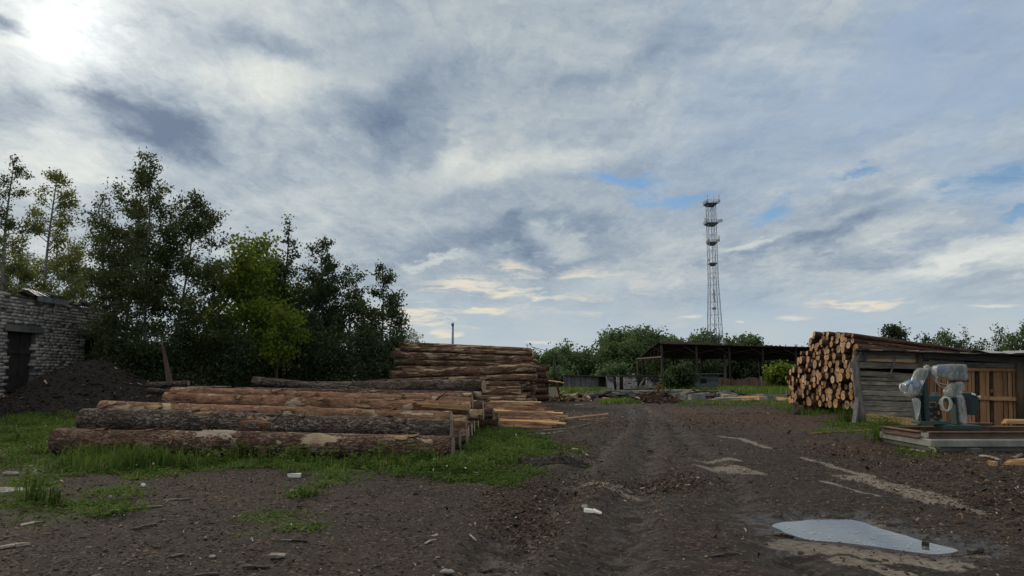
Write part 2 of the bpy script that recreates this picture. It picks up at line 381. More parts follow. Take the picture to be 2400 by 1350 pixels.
t = b.m('ADD', b.m('MULTIPLY', b.m('SUBTRACT', nb1, .5), 1.35), b.m('MULTIPLY', b.m('SUBTRACT', nb2, .5), .85))
t = b.m('ADD', t, b.m('MULTIPLY', b.m('SUBTRACT', nb3, .5), .5))
t = b.m('ADD', t, .56)
dr1 = b.noise(b.vm('ADD', b.mapping(uv, rot=(0, 0, R(-13)), scale=(2.2, 11, 1)), b.vm('SCALE', warp, 1.0)), 1.7, 8, .6, .2)
dl1 = b.noise(b.vm('ADD', b.mapping(uv, rot=(0, 0, R(20)), scale=(2.2, 8, 1)), b.vm('SCALE', warp, .9)), 1.7, 8, .6, .2)
svu = b.new('ShaderNodeSeparateXYZ'); b.l.new(uv, svu.inputs[0])
t = b.m('ADD', t, b.m('MULTIPLY', b.m('MULTIPLY', b.m('SUBTRACT', dr1, .5), 1.45), b.mr(svu.outputs[0], -.25, .3, .1, 1)))
t = b.m('ADD', t, b.m('MULTIPLY', b.m('MULTIPLY', b.m('SUBTRACT', dl1, .5), .95), b.mr(svu.outputs[0], .1, -.3, 0, 1)))
darks = [(310, 255, 200, 120, -25, .5), (430, 310, 150, 95, -15, .45), (960, 270, 230, 150, 25, .48), (820, 250, 200, 90, 0, .4), (15, 250, 150, 110, 0, .45), (30, 45, 100, 50, -20, .6), (210, 200, 150, 40, -10, .35),
         (1230, 560, 420, 75, 2, .62), (1900, 555, 330, 55, 12, .5), (1100, 470, 220, 60, 0, .3), (690, 640, 300, 70, 0, .35), (1400, 170, 190, 60, 20, .3), (2250, 100, 260, 70, 15, .25), (640, 90, 210, 60, -15, .4), (1600, 80, 200, 100, 25, .25), (2050, 430, 330, 45, 14, .3)]
lights = [(640, 200, 330, 110, -8, .4), (1250, 370, 330, 80, 10, .42), (2250, 600, 420, 70, 10, .62), (1310, 562, 130, 45, 0, .75), (1000, 600, 130, 22, -6, .6), (150, 400, 300, 90, 0, .3), (1600, 290, 250, 80, 15, .2), (700, 470, 200, 70, 0, .2), (1050, 340, 90, 60, 30, .4), (1750, 560, 120, 22, 10, .5)]
for (px, py, rx, ry, a, k) in darks: t = b.m('SUBTRACT', t, b.m('MULTIPLY', blob(px, py, rx, ry, a), k))
for (px, py, rx, ry, a, k) in lights: t = b.m('ADD', t, b.m('MULTIPLY', blob(px, py, rx, ry, a), k))
cl = b.ramp(b.m('ADD', b.m('MULTIPLY', t, .62), .19), [(0, (.15, .2, .3)), (.19, (.22, .285, .375)), (.376, (.31, .378, .455)), (.56, (.425, .485, .53)), (.81, (.6, .635, .625)), (1, (.74, .76, .72))])
# low clear band near the horizon with thin bright streaks
u0, v0 = UV(1500, 745)
sv = b.new('ShaderNodeSeparateXYZ'); b.l.new(uvw, sv.inputs[0])
low = b.mr(b.m('ADD', sv.outputs[1], b.m('MULTIPLY', sv.outputs[0], -.03)), .045, .15, 1, 0)
hz = b.ramp(b.m('MULTIPLY', b.m('MAXIMUM', sv.outputs[1], 0), 5), [(0, (.53, .585, .6)), (.5, (.41, .51, .6)), (1, (.33, .45, .58))])
nl = b.noise(b.mapping(uv, scale=(3.2, 6, 1)), 1.6, 5, .6); hz = b.mix(b.mr(nl, .42, .75, 0, .75), hz, (.56, .59, .57))
cl = b.mix(b.m('MULTIPLY', low, .95), cl, hz)
st = b.noise(b.vm('ADD', b.mapping(uv, rot=(0, 0, R(7)), scale=(3.2, 22, 1)), b.vm('SCALE', warp, .5)), 2.1, 7, .6)
sreg = b.m('MAXIMUM', blob(1200, 690, 420, 85, 3, .3, uvw), b.m('MAXIMUM', blob(2030, 715, 190, 30, 5, .2, uvw), blob(1000, 740, 260, 60, 0, .3, uvw)))
sm = b.m('MULTIPLY', b.mr(st, .47, .6, 0, 1), sreg)
cl = b.mix(sm, cl, (.76, .71, .6))
for (px, py, rx, ry) in ((1860, 747, 60, 9), (1735, 757, 16, 5), (1265, 801, 50, 6), (1440, 795, 40, 12), (2330, 715, 90, 6), (1620, 742, 40, 6)):
    cl = b.mix(b.m('MULTIPLY', blob(px, py, rx, ry, 0, .1, b.vm('ADD', uv, b.vm('SCALE', fine_w, .02))), .75), cl, (.74, .72, .64))
# sunlight glowing through the cloud
cs = b.m('MAXIMUM', b.vm('DOT_PRODUCT', d, tuple(SUN), out=1), 0)
vis = b.mr(t, -.4, 1.0, .2, 1.1)
def glow(p, k): return b.m('MULTIPLY', b.m('MULTIPLY', b.m('POWER', cs, p), k), vis)
g = b.vm('SCALE', (1, .98, .9), glow(1000, .6))
g = b.vm('ADD', g, b.vm('SCALE', (1, .94, .78), glow(230, .3))); g = b.vm('ADD', g, b.vm('SCALE', (1, .96, .82), glow(20, .16)))
cl = b.vm('ADD', cl, g)
cl = b.vm('SCALE', cl, b.mr(Y, .1, -.6, 1, 1.15)); cl = b.mix(b.mr(Z, .5, .85), cl, (1.15, 1.04, .86))        # unseen sky behind and overhead brightened, zenith warmed, to light the yard
# breaks in the cloud where the clear sky shows
pw = b.m('MULTIPLY', b.mr(sv.outputs[0], -.05, .65, 0, 1), b.m('MULTIPLY', b.mr(nb1, .35, .62, .85, .15), b.mr(sv.outputs[1], .12, .3, 0, 1)))
cl = b.mix(pw, cl, (.34, .45, .61))
brk = None
for (px, py, rx, ry, a) in ((2340, 430, 230, 60, 12), (1990, 395, 170, 18, 12), (1560, 455, 190, 26, 4), (1780, 470, 70, 30, 10), (1480, 420, 200, 24, 0), (2380, 500, 90, 14, 5), (2260, 455, 170, 30, 12)):
    k = blob(px, py, rx * 1.35, ry * 1.7, a, .0); brk = k if brk is None else b.m('MAXIMUM', brk, k)
brk = b.mr(b.m('ADD', brk, b.m('ADD', b.m('MULTIPLY', b.m('SUBTRACT', dr1, .5), -1.9), b.m('MULTIPLY', b.m('SUBTRACT', nb2, .5), .6))), .3, 1.2, 0, .92)
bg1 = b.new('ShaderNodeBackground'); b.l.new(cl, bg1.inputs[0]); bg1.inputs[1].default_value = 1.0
bg2 = b.new('ShaderNodeBackground')
hs = b.new('ShaderNodeHueSaturation'); hs.inputs['Saturation'].default_value = 1.15; b.l.new(sky.outputs[0], hs.inputs['Color']); b.l.new(hs.outputs[0], bg2.inputs[0]); bg2.inputs[1].default_value = .1
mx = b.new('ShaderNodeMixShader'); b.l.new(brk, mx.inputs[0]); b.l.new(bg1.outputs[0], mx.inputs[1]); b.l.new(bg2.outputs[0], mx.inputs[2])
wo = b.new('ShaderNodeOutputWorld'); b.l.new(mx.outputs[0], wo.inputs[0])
ld = bpy.data.lights.new('sun', 'SUN'); ld.energy = 1.5; ld.angle = R(12); ld.color = (1, .88, .7)
lo = bpy.data.objects.new('sun', ld); COL.objects.link(lo); lo.rotation_euler = SUN.to_track_quat('Z', 'Y').to_euler()
S.view_settings.view_transform = 'Standard'; S.view_settings.look = 'None'; S.view_settings.exposure = 0; S.view_settings.gamma = 1

# ------------------------------------------------------------------ ground
def vnoise(x, y, sc, seed=0, octv=4):
    """smooth value noise on arrays"""
    out = np.zeros_like(x, float); amp = 1.0; tot = 0
    for o in range(octv):
        g_ = np.random.default_rng(seed * 31 + o).random((257, 257))
        fx, fy = x * sc * 2 ** o, y * sc * 2 ** o
        ix, iy = np.floor(fx).astype(int), np.floor(fy).astype(int); tx, ty = fx - ix, fy - iy
        tx = tx * tx * (3 - 2 * tx); ty = ty * ty * (3 - 2 * ty)
        a = g_[ix % 256, iy % 256]; c = g_[(ix + 1) % 256, iy % 256]; e = g_[ix % 256, (iy + 1) % 256]; h = g_[(ix + 1) % 256, (iy + 1) % 256]
        out += amp * ((a * (1 - tx) + c * tx) * (1 - ty) + (e * (1 - tx) + h * tx) * ty - .5); tot += amp; amp *= .55
    return out / tot
def polyline_d(x, y, pts):
    best = np.full(x.shape, 1e9)
    for (ax, ay), (bx, by) in zip(pts[:-1], pts[1:]):
        vx, vy = bx - ax, by - ay; t_ = np.clip(((x - ax) * vx + (y - ay) * vy) / (vx * vx + vy * vy + 1e-9), 0, 1)
        best = np.minimum(best, np.hypot(x - ax - t_ * vx, y - ay - t_ * vy))
    return best
def inside(x, y, pts):
    r = np.zeros(x.shape, bool); n = len(pts)
    for i in range(n):
        (ax, ay), (bx, by) = pts[i], pts[(i + 1) % n]
        if ay == by: continue
        c = (ay > y) != (by > y); r ^= c & (x < (bx - ax) * (y - ay) / (by - ay) + ax)
    return r
def gp(px, z=None): return [tuple(G(x, y, z)[:2]) for x, y in px]
WL = -.03
PUD = gp([(1812, 1233), (1840, 1224), (1900, 1218), (1990, 1217), (2030, 1226), (2065, 1240), (2130, 1258), (2200, 1275), (2262, 1290), (2240, 1297), (2195, 1301), (2120, 1292), (2010, 1277), (1900, 1267), (1855, 1254)], WL)
RUTS = [gp([(1135, 1350), (1290, 1180), (1400, 1060), (1470, 990), (1480, 955), (1380, 930)]), gp([(1440, 1350), (1490, 1180), (1520, 1060), (1525, 990), (1505, 955), (1400, 932)]),
        gp([(1900, 1350), (1760, 1200), (1640, 1060), (1560, 985), (1500, 955)])]
STROKES = [(gp([(1690, 1022), (1740, 1030), (1800, 1048)]), .13), (gp([(1880, 1073), (1960, 1097), (2040, 1118)]), .1), (gp([(2000, 1120), (2070, 1135), (2150, 1160), (2200, 1178)]), .3), (gp([(2150, 1166), (2230, 1182), (2300, 1203)]), .11),
           (gp([(1930, 1130), (2000, 1152), (2060, 1168)]), .05), (gp([(1640, 1078), (1715, 1080)]), .22), (gp([(1660, 1096), (1720, 1102), (1760, 1112)]), .3), (gp([(1370, 1137), (1480, 1142)]), .13), (gp([(1420, 1147), (1490, 1160)]), .14), (gp([(1520, 1195), (1555, 1199)]), .04),
           (gp([(1850, 1275), (1960, 1292), (2100, 1312), (2210, 1325)]), .26), (gp([(2030, 1218), (2080, 1230)]), .07), (gp([(1980, 1320), (2090, 1345)]), .16), (gp([(2265, 1303), (2310, 1306)]), .06), (gp([(0, 1157), (95, 1148)]), .2), (gp([(1360, 983), (1420, 980)]), .12)]
CHIPS = [(1230, 1190, 110, 80, .6), (1310, 1130, 180, 36, .4), (1560, 1130, 110, 22, .4), (1760, 975, 260, 28, 1.2), (1620, 990, 160, 20, .6), (1380, 985, 110, 30, .7), (2250, 1085, 260, 40, .6), (2000, 1050, 200, 35, .7), (2300, 1160, 150, 60, .5), (1300, 1040, 90, 22, .7), (1340, 935, 60, 12, .8)]
xs = np.concatenate([-np.geomspace(700, 26, 34), np.arange(-25, -9, .16), np.arange(-9, 10, .062), np.arange(10, 26, .16), np.geomspace(26, 700, 34)])
yy = np.concatenate([np.linspace(-60, 3, 12), np.arange(3.3, 14, .055), np.arange(14, 24, .1), np.arange(24, 45, .25), np.geomspace(45.5, 900, 60)])
gx, gy = np.meshgrid(xs, yy)
base = -0.8 * sst(25, 112, gy)
near = 1 - sst(30, 60, np.hypot(gx, gy))
h = vnoise(gx, gy, .35, 1, 4) * .09 * near + vnoise(gx, gy, 3.1, 2, 4) * .035 * near + vnoise(gx, gy, .05, 3, 3) * .2 * sst(15, 60, np.abs(gx))
wet = np.zeros_like(gx)
for i, rt in enumerate(RUTS):
    dd = polyline_d(gx, gy, rt) + vnoise(gx, gy, .8, 9 + i, 2) * .25
    h += (-.055 * np.exp(-(dd / .2) ** 2) + .03 * np.exp(-((dd - .38) / .16) ** 2)) * near
    wet = np.maximum(wet, np.exp(-(dd / .34) ** 2) * .6)
    along = np.sin(gy * 34 + gx * 9) * .014 * np.exp(-(dd / .17) ** 2); h += along * near
pd = polyline_d(gx, gy, PUD + PUD[:1]); ins = inside(gx, gy, PUD); sd = np.where(ins, -pd, pd)
w_ = 1 - sst(.15, 1.0, sd)
h = h * (1 - w_ * .93) + np.where(sd < .8, np.clip(sd * .13, -.06, .035) + WL, 0) * w_ + vnoise(gx, gy, 2.2, 5, 3) * .012 * w_
wet = np.maximum(wet, (1 - sst(.05, .6, sd)) * 1.2)
sand = np.zeros_like(gx)
for pts, w in STROKES:
    sand = np.maximum(sand, 1 - sst(w * .35, w * 1.25, polyline_d(gx, gy, pts)))
sand = np.maximum(sand, (1 - sst(.0, .3, sd)) * .42 * (1 - .0 * sd))
chip = np.zeros_like(gx)
for (px, py, rx, ry, k) in CHIPS:
    c = G(px, py); e = G(px + rx, py); f1, f2 = G(px, py - ry), G(px, py + ry)
    r2 = ((gx - c.x) / abs(e.x - c.x)) ** 2 + ((gy - c.y) / (abs(f1.y - f2.y) / 2)) ** 2
    chip = np.maximum(chip, k * np.exp(-r2 * 1.1))
c1 = G(1780, 985); h += .16 * np.exp(-((gx - c1.x) / 2.2) ** 2 - ((gy - c1.y - .8) / 1.8) ** 2)
GRASS = {  # photo outline, density per m2, height, clover share
 'a': ([(0, 985), (110, 968), (190, 975), (200, 1005), (135, 1050), (100, 1085), (0, 1095)], 420, .17, .75),
 'b': ([(95, 1060), (400, 1072), (700, 1076), (1060, 1074), (1075, 1092), (1000, 1112), (820, 1108), (650, 1094), (430, 1108), (330, 1118), (120, 1112)], 520, .13, .82),
 'c': ([(1058, 1078), (1105, 1012), (1195, 1002), (1262, 1030), (1222, 1068), (1185, 1140), (1060, 1132), (960, 1112)], 620, .16, .85),
 'd': ([(1190, 1042), (1345, 1044), (1335, 1060), (1220, 1082)], 300, .06, .7),
 'e': ([(95, 1186), (270, 1180), (292, 1198), (140, 1226), (0, 1218), (0, 1190)], 700, .06, .8),
 'f': ([(240, 1142), (330, 1140), (322, 1166), (238, 1168)], 420, .09, .7),
 'g': ([(590, 1212), (640, 1202), (702, 1222), (690, 1232), (600, 1230)], 600, .05, .7),
 'h': ([(545, 1245), (590, 1240), (592, 1256), (548, 1256)], 500, .04, .6),
 'i': ([(1215, 1110), (1290, 1106), (1285, 1122), (1220, 1122)], 400, .05, .7),
 'j': ([(0, 1085), (110, 1090), (120, 1135), (60, 1180), (0, 1180)], 190, .09, .6),
 'k': ([(380, 1050), (130, 1055), (160, 1100), (330, 1112), (400, 1090)], 260, .26, .15),
 'l': ([(1900, 1018), (1955, 990), (2060, 985), (2110, 1010), (2060, 1018)], 110, .11, .5),
 'm': ([(2110, 1050), (2150, 1050), (2190, 1066), (2150, 1070)], 160, .07, .5),
 'n': ([(1840, 935), (1900, 955), (1960, 965), (1900, 975), (1830, 960)], 60, .13, .4),
 'o': ([(60, 1230), (125, 1222), (120, 1240), (60, 1245)], 300, .04, .6),
 'p': ([(720, 1085), (820, 1095), (800, 1125), (760, 1130), (730, 1110)], 260, .07, .8),
 'q': ([(1000, 1090), (1340, 1060), (1330, 1085), (1200, 1145), (1110, 1140)], 110, .05, .7)}
green = np.zeros_like(gx)
GR = {k: gp(v[0]) for k, v in GRASS.items()}
for k, pts in GR.items():
    dd = polyline_d(gx, gy, pts + pts[:1]); dd = np.where(inside(gx, gy, pts), -dd, dd); green = np.maximum(green, 1 - sst(-.15, .25, dd))
green = np.maximum(green, sst(38, 58, gy) * .75); green = np.maximum(green, sst(14, 20, np.abs(gx)) * .7 * (gy > 0))
H = base + h
HX, HY = xs, yy
def ht(x, y):                            # true ground height, bilinear
    x = np.asarray(x, float); y = np.asarray(y, float)
    i = np.clip(np.searchsorted(HX, x) - 1, 0, len(HX) - 2); j = np.clip(np.searchsorted(HY, y) - 1, 0, len(HY) - 2)
    tx = np.clip((x - HX[i]) / (HX[i + 1] - HX[i]), 0, 1); ty = np.clip((y - HY[j]) / (HY[j + 1] - HY[j]), 0, 1)
    return (H[j, i] * (1 - tx) + H[j, i + 1] * tx) * (1 - ty) + (H[j + 1, i] * (1 - tx) + H[j + 1, i + 1] * tx) * ty
m_, b_, o_ = newmat('ground')
co = b_.coord(); sd_, ch_, gr_, we_ = b_.attr('sand'), b_.attr('chip'), b_.attr('green'), b_.attr('wet')
n1 = b_.noise(co, .55, 6, .62); n2 = b_.noise(co, 5, 7, .68); n3 = b_.noise(co, 42, 5, .7); vo = b_.voro(co, 38, 'F1', 'Color')
vs = b_.new('ShaderNodeSeparateColor'); b_.l.new(vo, vs.inputs[0])
c = b_.ramp(b_.m('ADD', b_.m('MULTIPLY', n2, .55), b_.m('MULTIPLY', n3, .45)), [(.32, (.011, .008, .006)), (.5, (.031, .0215, .016)), (.68, (.078, .057, .043))])
c = b_.mix(b_.mr(n1, .42, .6, 0, .85), c, b_.ramp(n2, [(.35, (.0095, .008, .007)), (.65, (.028, .0225, .019))]))
c = b_.mix(b_.mr(vs.outputs[0], .85, .9, 0, .6), c, (.13, .1, .08))
c = b_.mix(b_.mr(vs.outputs[1], .82, .9, 0, .7), c, (.022, .017, .015))
cm = b_.mr(b_.m('ADD', ch_, b_.m('MULTIPLY', b_.m('SUBTRACT', n2, .5), 1.6)), .3, .8, 0, .8)
c = b_.mix(cm, c, b_.ramp(b_.noise(b_.mapping(co, scale=(1, 2.2, 1)), 26, 5, .7), [(.35, (.024, .013, .009)), (.52, (.075, .042, .028)), (.68, (.16, .1, .068))]))
gm = b_.mr(b_.m('ADD', gr_, b_.m('MULTIPLY', b_.m('SUBTRACT', n2, .5), 1.4)), .4, .9, 0, .8)
c = b_.mix(gm, c, b_.ramp(n3, [(.35, (.018, .026, .009)), (.65, (.06, .078, .024))]))
rag = b_.noise(b_.mapping(co, scale=(1.2, 1, 1)), 6.5, 7, .72)
sdm = b_.mr(b_.m('ADD', sd_, b_.m('MULTIPLY', b_.m('SUBTRACT', rag, .5), 3.6)), .45, .75, 0, .85)
c = b_.mix(sdm, c, b_.ramp(b_.noise(co, 18, 5, .65), [(.35, (.14, .12, .098)), (.65, (.3, .265, .22))]))
c = b_.mix(b_.m('MULTIPLY', b_.m('MULTIPLY', we_, b_.mr(n2, .35, .65, .4, 1)), .7), c, (.022, .017, .014))
hh = b_.m('ADD', b_.m('MULTIPLY', n2, .8), b_.m('MULTIPLY', n3, .5)); hh = b_.m('ADD', hh, b_.m('MULTIPLY', vs.outputs[2], .25))
prin(b_, o_, c, b_.mr(b_.m('MULTIPLY', we_, b_.mr(n2, .38, .58)), 0, 1, .95, .38), b_.bump(hh, .9, .05), spec=.25)
M['ground'] = m_
ny, nx = gx.shape
idx = np.arange(ny * nx).reshape(ny, nx)
Fq = np.stack([idx[:-1, :-1], idx[:-1, 1:], idx[1:, 1:], idx[1:, :-1]], -1).reshape(-1, 4)
go = quads('ground', np.stack([gx, gy, H], -1).reshape(-1, 3), Fq, M['ground'], vattrs={'sand': sand.ravel(), 'chip': chip.ravel(), 'green': green.ravel(), 'wet': wet.ravel()}, smooth=True)
setp(go, 'dark bare yard earth with wheel ruts and pale dried patches', kind='structure')
# puddle
m_, b_, o_ = newmat('water'); co = b_.coord()
prin(b_, o_, (.1, .104, .1), .02, b_.bump(b_.noise(b_.mapping(co, scale=(1, 2, 1)), 7, 3), .06, .01), spec=.9, IOR=1.85); M['water'] = m_
pc = np.array(PUD); cx_, cy_ = pc.mean(0); po = [(cx_ + (x - cx_) * 1.12, cy_ + (y - cy_) * 1.3) for x, y in PUD]
me = bpy.data.meshes.new('puddle'); me.from_pydata([(x, y, WL) for x, y in po], [], [tuple(range(len(po)))])
setp(link('puddle', me, M['water']), 'still rain puddle mirroring the sky', kind='structure')
mb = MB()                               # foam flecks
for (px, py) in [(1915, 1250), (1922, 1264), (1940, 1262), (1872, 1260), (1972, 1268), (2000, 1247), (2036, 1262), (2040, 1276), (2138, 1280), (2165, 1292), (2185, 1288), (1860, 1241), (1965, 1275)]:
    c = G(px, py, WL)
    for _ in range(4):
        a = Vector((c.x + random.gauss(0, .07), c.y + random.gauss(0, .03), WL + .006)); rr = random.uniform(.004, .011)
        mb.add([a + Vector((rr * math.cos(k * 1.257) * 1.6, rr * math.sin(k * 1.257), random.uniform(-.002, .002))) for k in range(5)] , [(0, 1, 2, 3, 4)])
setp(mb.build('water_foam', M['foam']), 'pale flecks of foam floating on the puddle', kind='stuff')
# ------------------------------------------------------------------ logs
def log(a, b_, r0, r1, mat, cut, label, group, name='log', seg=14, rings=22, amp=.04, bend=.01, knots=6, ends=(1, 1), flaps=0):
    """one felled log lying from a to b_: bark with a swelling, knotty surface, and a sawn end at each tip"""
    a, b_ = Vector(a), Vector(b_); L = (b_ - a).length
    t = np.linspace(0, 1, rings)[:, None]; th = np.linspace(0, 2 * np.pi, seg, endpoint=False)[None]
    rad = (r0 + (r1 - r0) * t) * np.ones_like(th)
    sd = rng.integers(1e6); q_ = np.random.default_rng(sd)
    k = np.ones_like(rad)
    for _ in range(7):
        k = k + amp * .35 * np.sin(th * q_.integers(1, 5) + t * L * q_.uniform(.5, 5) + q_.uniform(0, 6.3)) * q_.uniform(.3, 1)
    k = k + amp * .5 * q_.normal(0, 1, rad.shape)
    for _ in range(knots):
        tk, ak = q_.random(), q_.uniform(0, 6.28); da = np.angle(np.exp(1j * (th - ak)))
        k = k + q_.uniform(.06, .2) * np.exp(-((t - tk) * L / q_.uniform(.05, .1)) ** 2 - (da / .3) ** 2)
    k[0] *= .985; k[-1] *= .985
    rad = rad * k
    bx, bz = q_.normal(0, bend), q_.normal(0, bend * .6)
    cy_ = bx * np.sin(np.pi * t) + bx * .4 * np.sin(2.3 * np.pi * t + 1); cz_ = bz * np.sin(np.pi * t)
    jx = np.zeros_like(rad)
    V = np.stack([t * L * np.ones_like(th) + jx, cy_ + rad * np.cos(th), cz_ + rad * np.sin(th)], -1)
    i = np.arange(rings * seg).reshape(rings, seg); nx_ = np.roll(i, -1, 1)
    Fq = np.stack([i[:-1], nx_[:-1], nx_[1:], i[1:]], -1).reshape(-1, 4)
    # rim of bark thickness at both ends
    rimL = V[0].copy(); rimR = V[-1].copy()
    c0 = np.array([0, cy_[0, 0], cz_[0, 0]]); c1 = np.array([L, cy_[-1, 0], cz_[-1, 0]])
    bt = .9
    rl, rr = c0 + (rimL - c0) * bt, c1 + (rimR - c1) * bt
    Vv = np.concatenate([V.reshape(-1, 3), rl, rr]); n0 = rings * seg
    ar = np.arange(seg); a2 = np.roll(ar, -1)
    Fq = np.concatenate([Fq, np.stack([ar, n0 + ar, n0 + a2, a2], -1), np.stack([n0 - seg + ar, n0 - seg + a2, n0 + seg + a2, n0 + seg + ar], -1)])
    o = quads(name, Vv, Fq, M[mat], smooth=True)
    d = (b_ - a).normalized(); yv = Vector((0, 0, 1)).cross(d).normalized(); zv = d.cross(yv)
    rot = Matrix((d, yv, zv)).transposed()
    roll = Matrix.Rotation(q_.uniform(0, 6.28), 3, 'X')
    o.matrix_world = Matrix.Translation(a) @ (rot @ roll).to_4x4()
    setp(o, label, 'log', group)
    if flaps:                          # torn bark lifting off the log
        vs, fs = [], []
        for _ in range(flaps):
            tk, ak = q_.uniform(.02, .98), q_.uniform(0, 6.28); i0 = tk * (rings - 1); ii = int(min(i0, rings - 2)); lf = q_.uniform(.06, .3); wf = q_.uniform(.12, .4); pk = r0 + (r1 - r0) * tk
            b0 = len(vs); m_n = 4
            for u in range(m_n):
                for w in range(3):
                    a_ = ak + (w - 1) * wf * (1 - .3 * abs(u - 1.5)) + q_.normal(0, .04); rr_ = pk * 1.03 + .004 + (.012 + .05 * q_.random() * (u / 3) ** 2) * (1 if u == 3 else .5)
                    vs.append((tk * L + lf * (u / 3 - .5) + q_.normal(0, .008), cy_[ii, 0] + rr_ * math.cos(a_), cz_[ii, 0] + rr_ * math.sin(a_)))
            for u in range(m_n - 1):
                for w in range(2): fs.append((b0 + u * 3 + w, b0 + u * 3 + w + 1, b0 + u * 3 + w + 4, b0 + u * 3 + w + 3))
        me = bpy.data.meshes.new('peeling_bark'); me.from_pydata(vs, [], fs); pb_ = link('peeling_bark', me, M['bark_slab' if mat != 'bark_grey' else 'bark_grey'], o); so_ = pb_.modifiers.new('thick', 'SOLIDIFY'); so_.thickness = .008; pb_['kind'] = 'stuff'
    for e, (c_, rim) in enumerate(((c0, rl), (c1, rr))):
        if not ends[e]: continue
        sx = -1 if e == 0 else 1
        tilt = q_.normal(0, .05, 2)
        pts = [rim - c_]; 
        for f in (.97, .6, .25): pts.append((rim - c_) * f)
        vs = np.concatenate(pts); vs[:, 0] = sx * .004 + np.abs(q_.normal(0, .003, len(vs))) * sx
        vs[:seg, 0] = 0
        fs = []
        for ring in range(3):
            for j in range(seg):
                j2 = (j + 1) % seg; f_ = (ring * seg + j, ring * seg + j2, (ring + 1) * seg + j2, (ring + 1) * seg + j); fs.append(f_ if e == 0 else f_[::-1])
        cen = tuple(range(3 * seg, 4 * seg)); fs.append(cen if e == 0 else cen[::-1])
        me = bpy.data.meshes.new('cut_end'); me.from_pydata([tuple(v) for v in vs], [], fs); me.update()
        co_ = link('cut_end', me, M[cut], o, tuple(c_))
    return o
# --- front row: the big logs lying nearest, one by one
GF = 'logs of the low front pile'
def plog(x0, y0, x1, y1, p0, p1, Y0, Y1, mat, label, cut='cut_grey', group=GF, hero=False, **kw):
    a, c = P(x0, y0, Y0), P(x1, y1, Y1)
    if hero: kw = dict(dict(seg=40, rings=120, amp=.03, flaps=34), **kw)
    return log(a, c, p0 * Y0 / F, p1 * Y1 / F, mat, cut, label, group, **kw)
plog(133, 1031, 1062, 1047, 28, 26, 12.95, 12.35, 'bark_brown', 'thick brown log nearest the camera, lying in the grass with pale scarred patches', hero=True, knots=12, bend=.04)
plog(196, 985, 1058, 1011, 28, 25, 13.5, 12.95, 'bark_grey', 'thickest log with deeply cracked dark grey bark and one orange scar', hero=True, knots=3, bend=.02, amp=.03)
plog(238, 958, 1058, 983, 20, 19, 14.1, 13.55, 'bark_orange', 'reddish smooth log directly behind and above the cracked dark grey one', hero=True, knots=26, bend=.04)
plog(388, 934, 1101, 956, 15, 15, 15.5, 15, 'bark_orange', 'orange log with a split pale yellow right end', hero=True, knots=30, bend=.05)
plog(405, 922, 1108, 947, 14, 13, 16.2, 15.7, 'bark_orange', 'orange log resting just behind the one with the split end', hero=True, knots=24, bend=.05)
plog(557, 916, 1128, 927, 9, 10, 18, 17.5, 'bark_brown', 'slim tan log under the short grey log at the back of the low pile', seg=24, rings=60, knots=10)
plog(800, 930, 1106, 930, 8, 9.5, 16.9, 16.6, 'bark_orange', 'slim red log between the orange logs and the big grey top log', seg=24, rings=60, knots=8)
plog(594, 893, 1000, 932, 11, 9, 19.6, 19.0, 'bark_grey', 'sloping grey log whose raised left end tops the back of the low pile', hero=True, seg=28, rings=80)
plog(660, 906, 1134, 906, 9, 17, 20.2, 18.4, 'bark_grey', 'thick grey log topping the low pile with a pale sawn right end', hero=True, seg=32, rings=90, knots=5)
plog(560, 950, 1132, 950, 11, 12, 17.4, 17, 'bark_brown', 'brown log end just below the slim red log on the right of the low pile', seg=20, rings=40)
plog(560, 974, 1133, 973, 12, 13, 16.7, 16.3, 'bark_orange', 'reddish log end under the split yellow one on the low pile', seg=20, rings=40)
plog(640, 968, 1156, 967, 11, 11, 18.9, 18.5, 'bark_brown', 'brown log end jutting right beneath the thick grey top log', seg=20, rings=40)
plog(620, 994, 1121, 993, 13, 13, 18.0, 17.8, 'bark_grey', 'dark stub of log near the ground, just left of the slab pile', seg=20, rings=40)
plog(800, 982, 1169, 982, 17, 19, 19.0, 18.7, 'bark_brown', 'stout log end touching the left tips of the slab pile', seg=24, rings=40)
plog(300, 988, 1092, 990, 17, 17, 14.6, 14.2, 'bark_orange', 'reddish log jutting right just behind the smooth reddish one', seg=24, rings=50)
plog(300, 1026, 1078, 1030, 24, 23, 13.65, 13.3, 'bark_brown', 'buried brown log on the ground behind the nearest log', seg=24, rings=40)
plog(330, 1020, 1094, 1022, 19, 20, 14.35, 14.1, 'bark_brown', 'brown log on the ground whose end juts right behind the nearest logs', seg=24, rings=40)
for i, (x0, y0, x1, r_, Y_) in enumerate(((400, 1016, 1098, 18, 15.1), (430, 1008, 1106, 17, 16.0), (470, 1000, 1112, 16, 17.0), (520, 1005, 1080, 15, 16.4), (480, 975, 1095, 14, 15.7))):
    plog(x0, y0, x1, y0 - 1, r_, r_, Y_, Y_ - .2, 'bark_brown', 'brown log lying hidden at the bottom of the low pile', seg=16, rings=20)
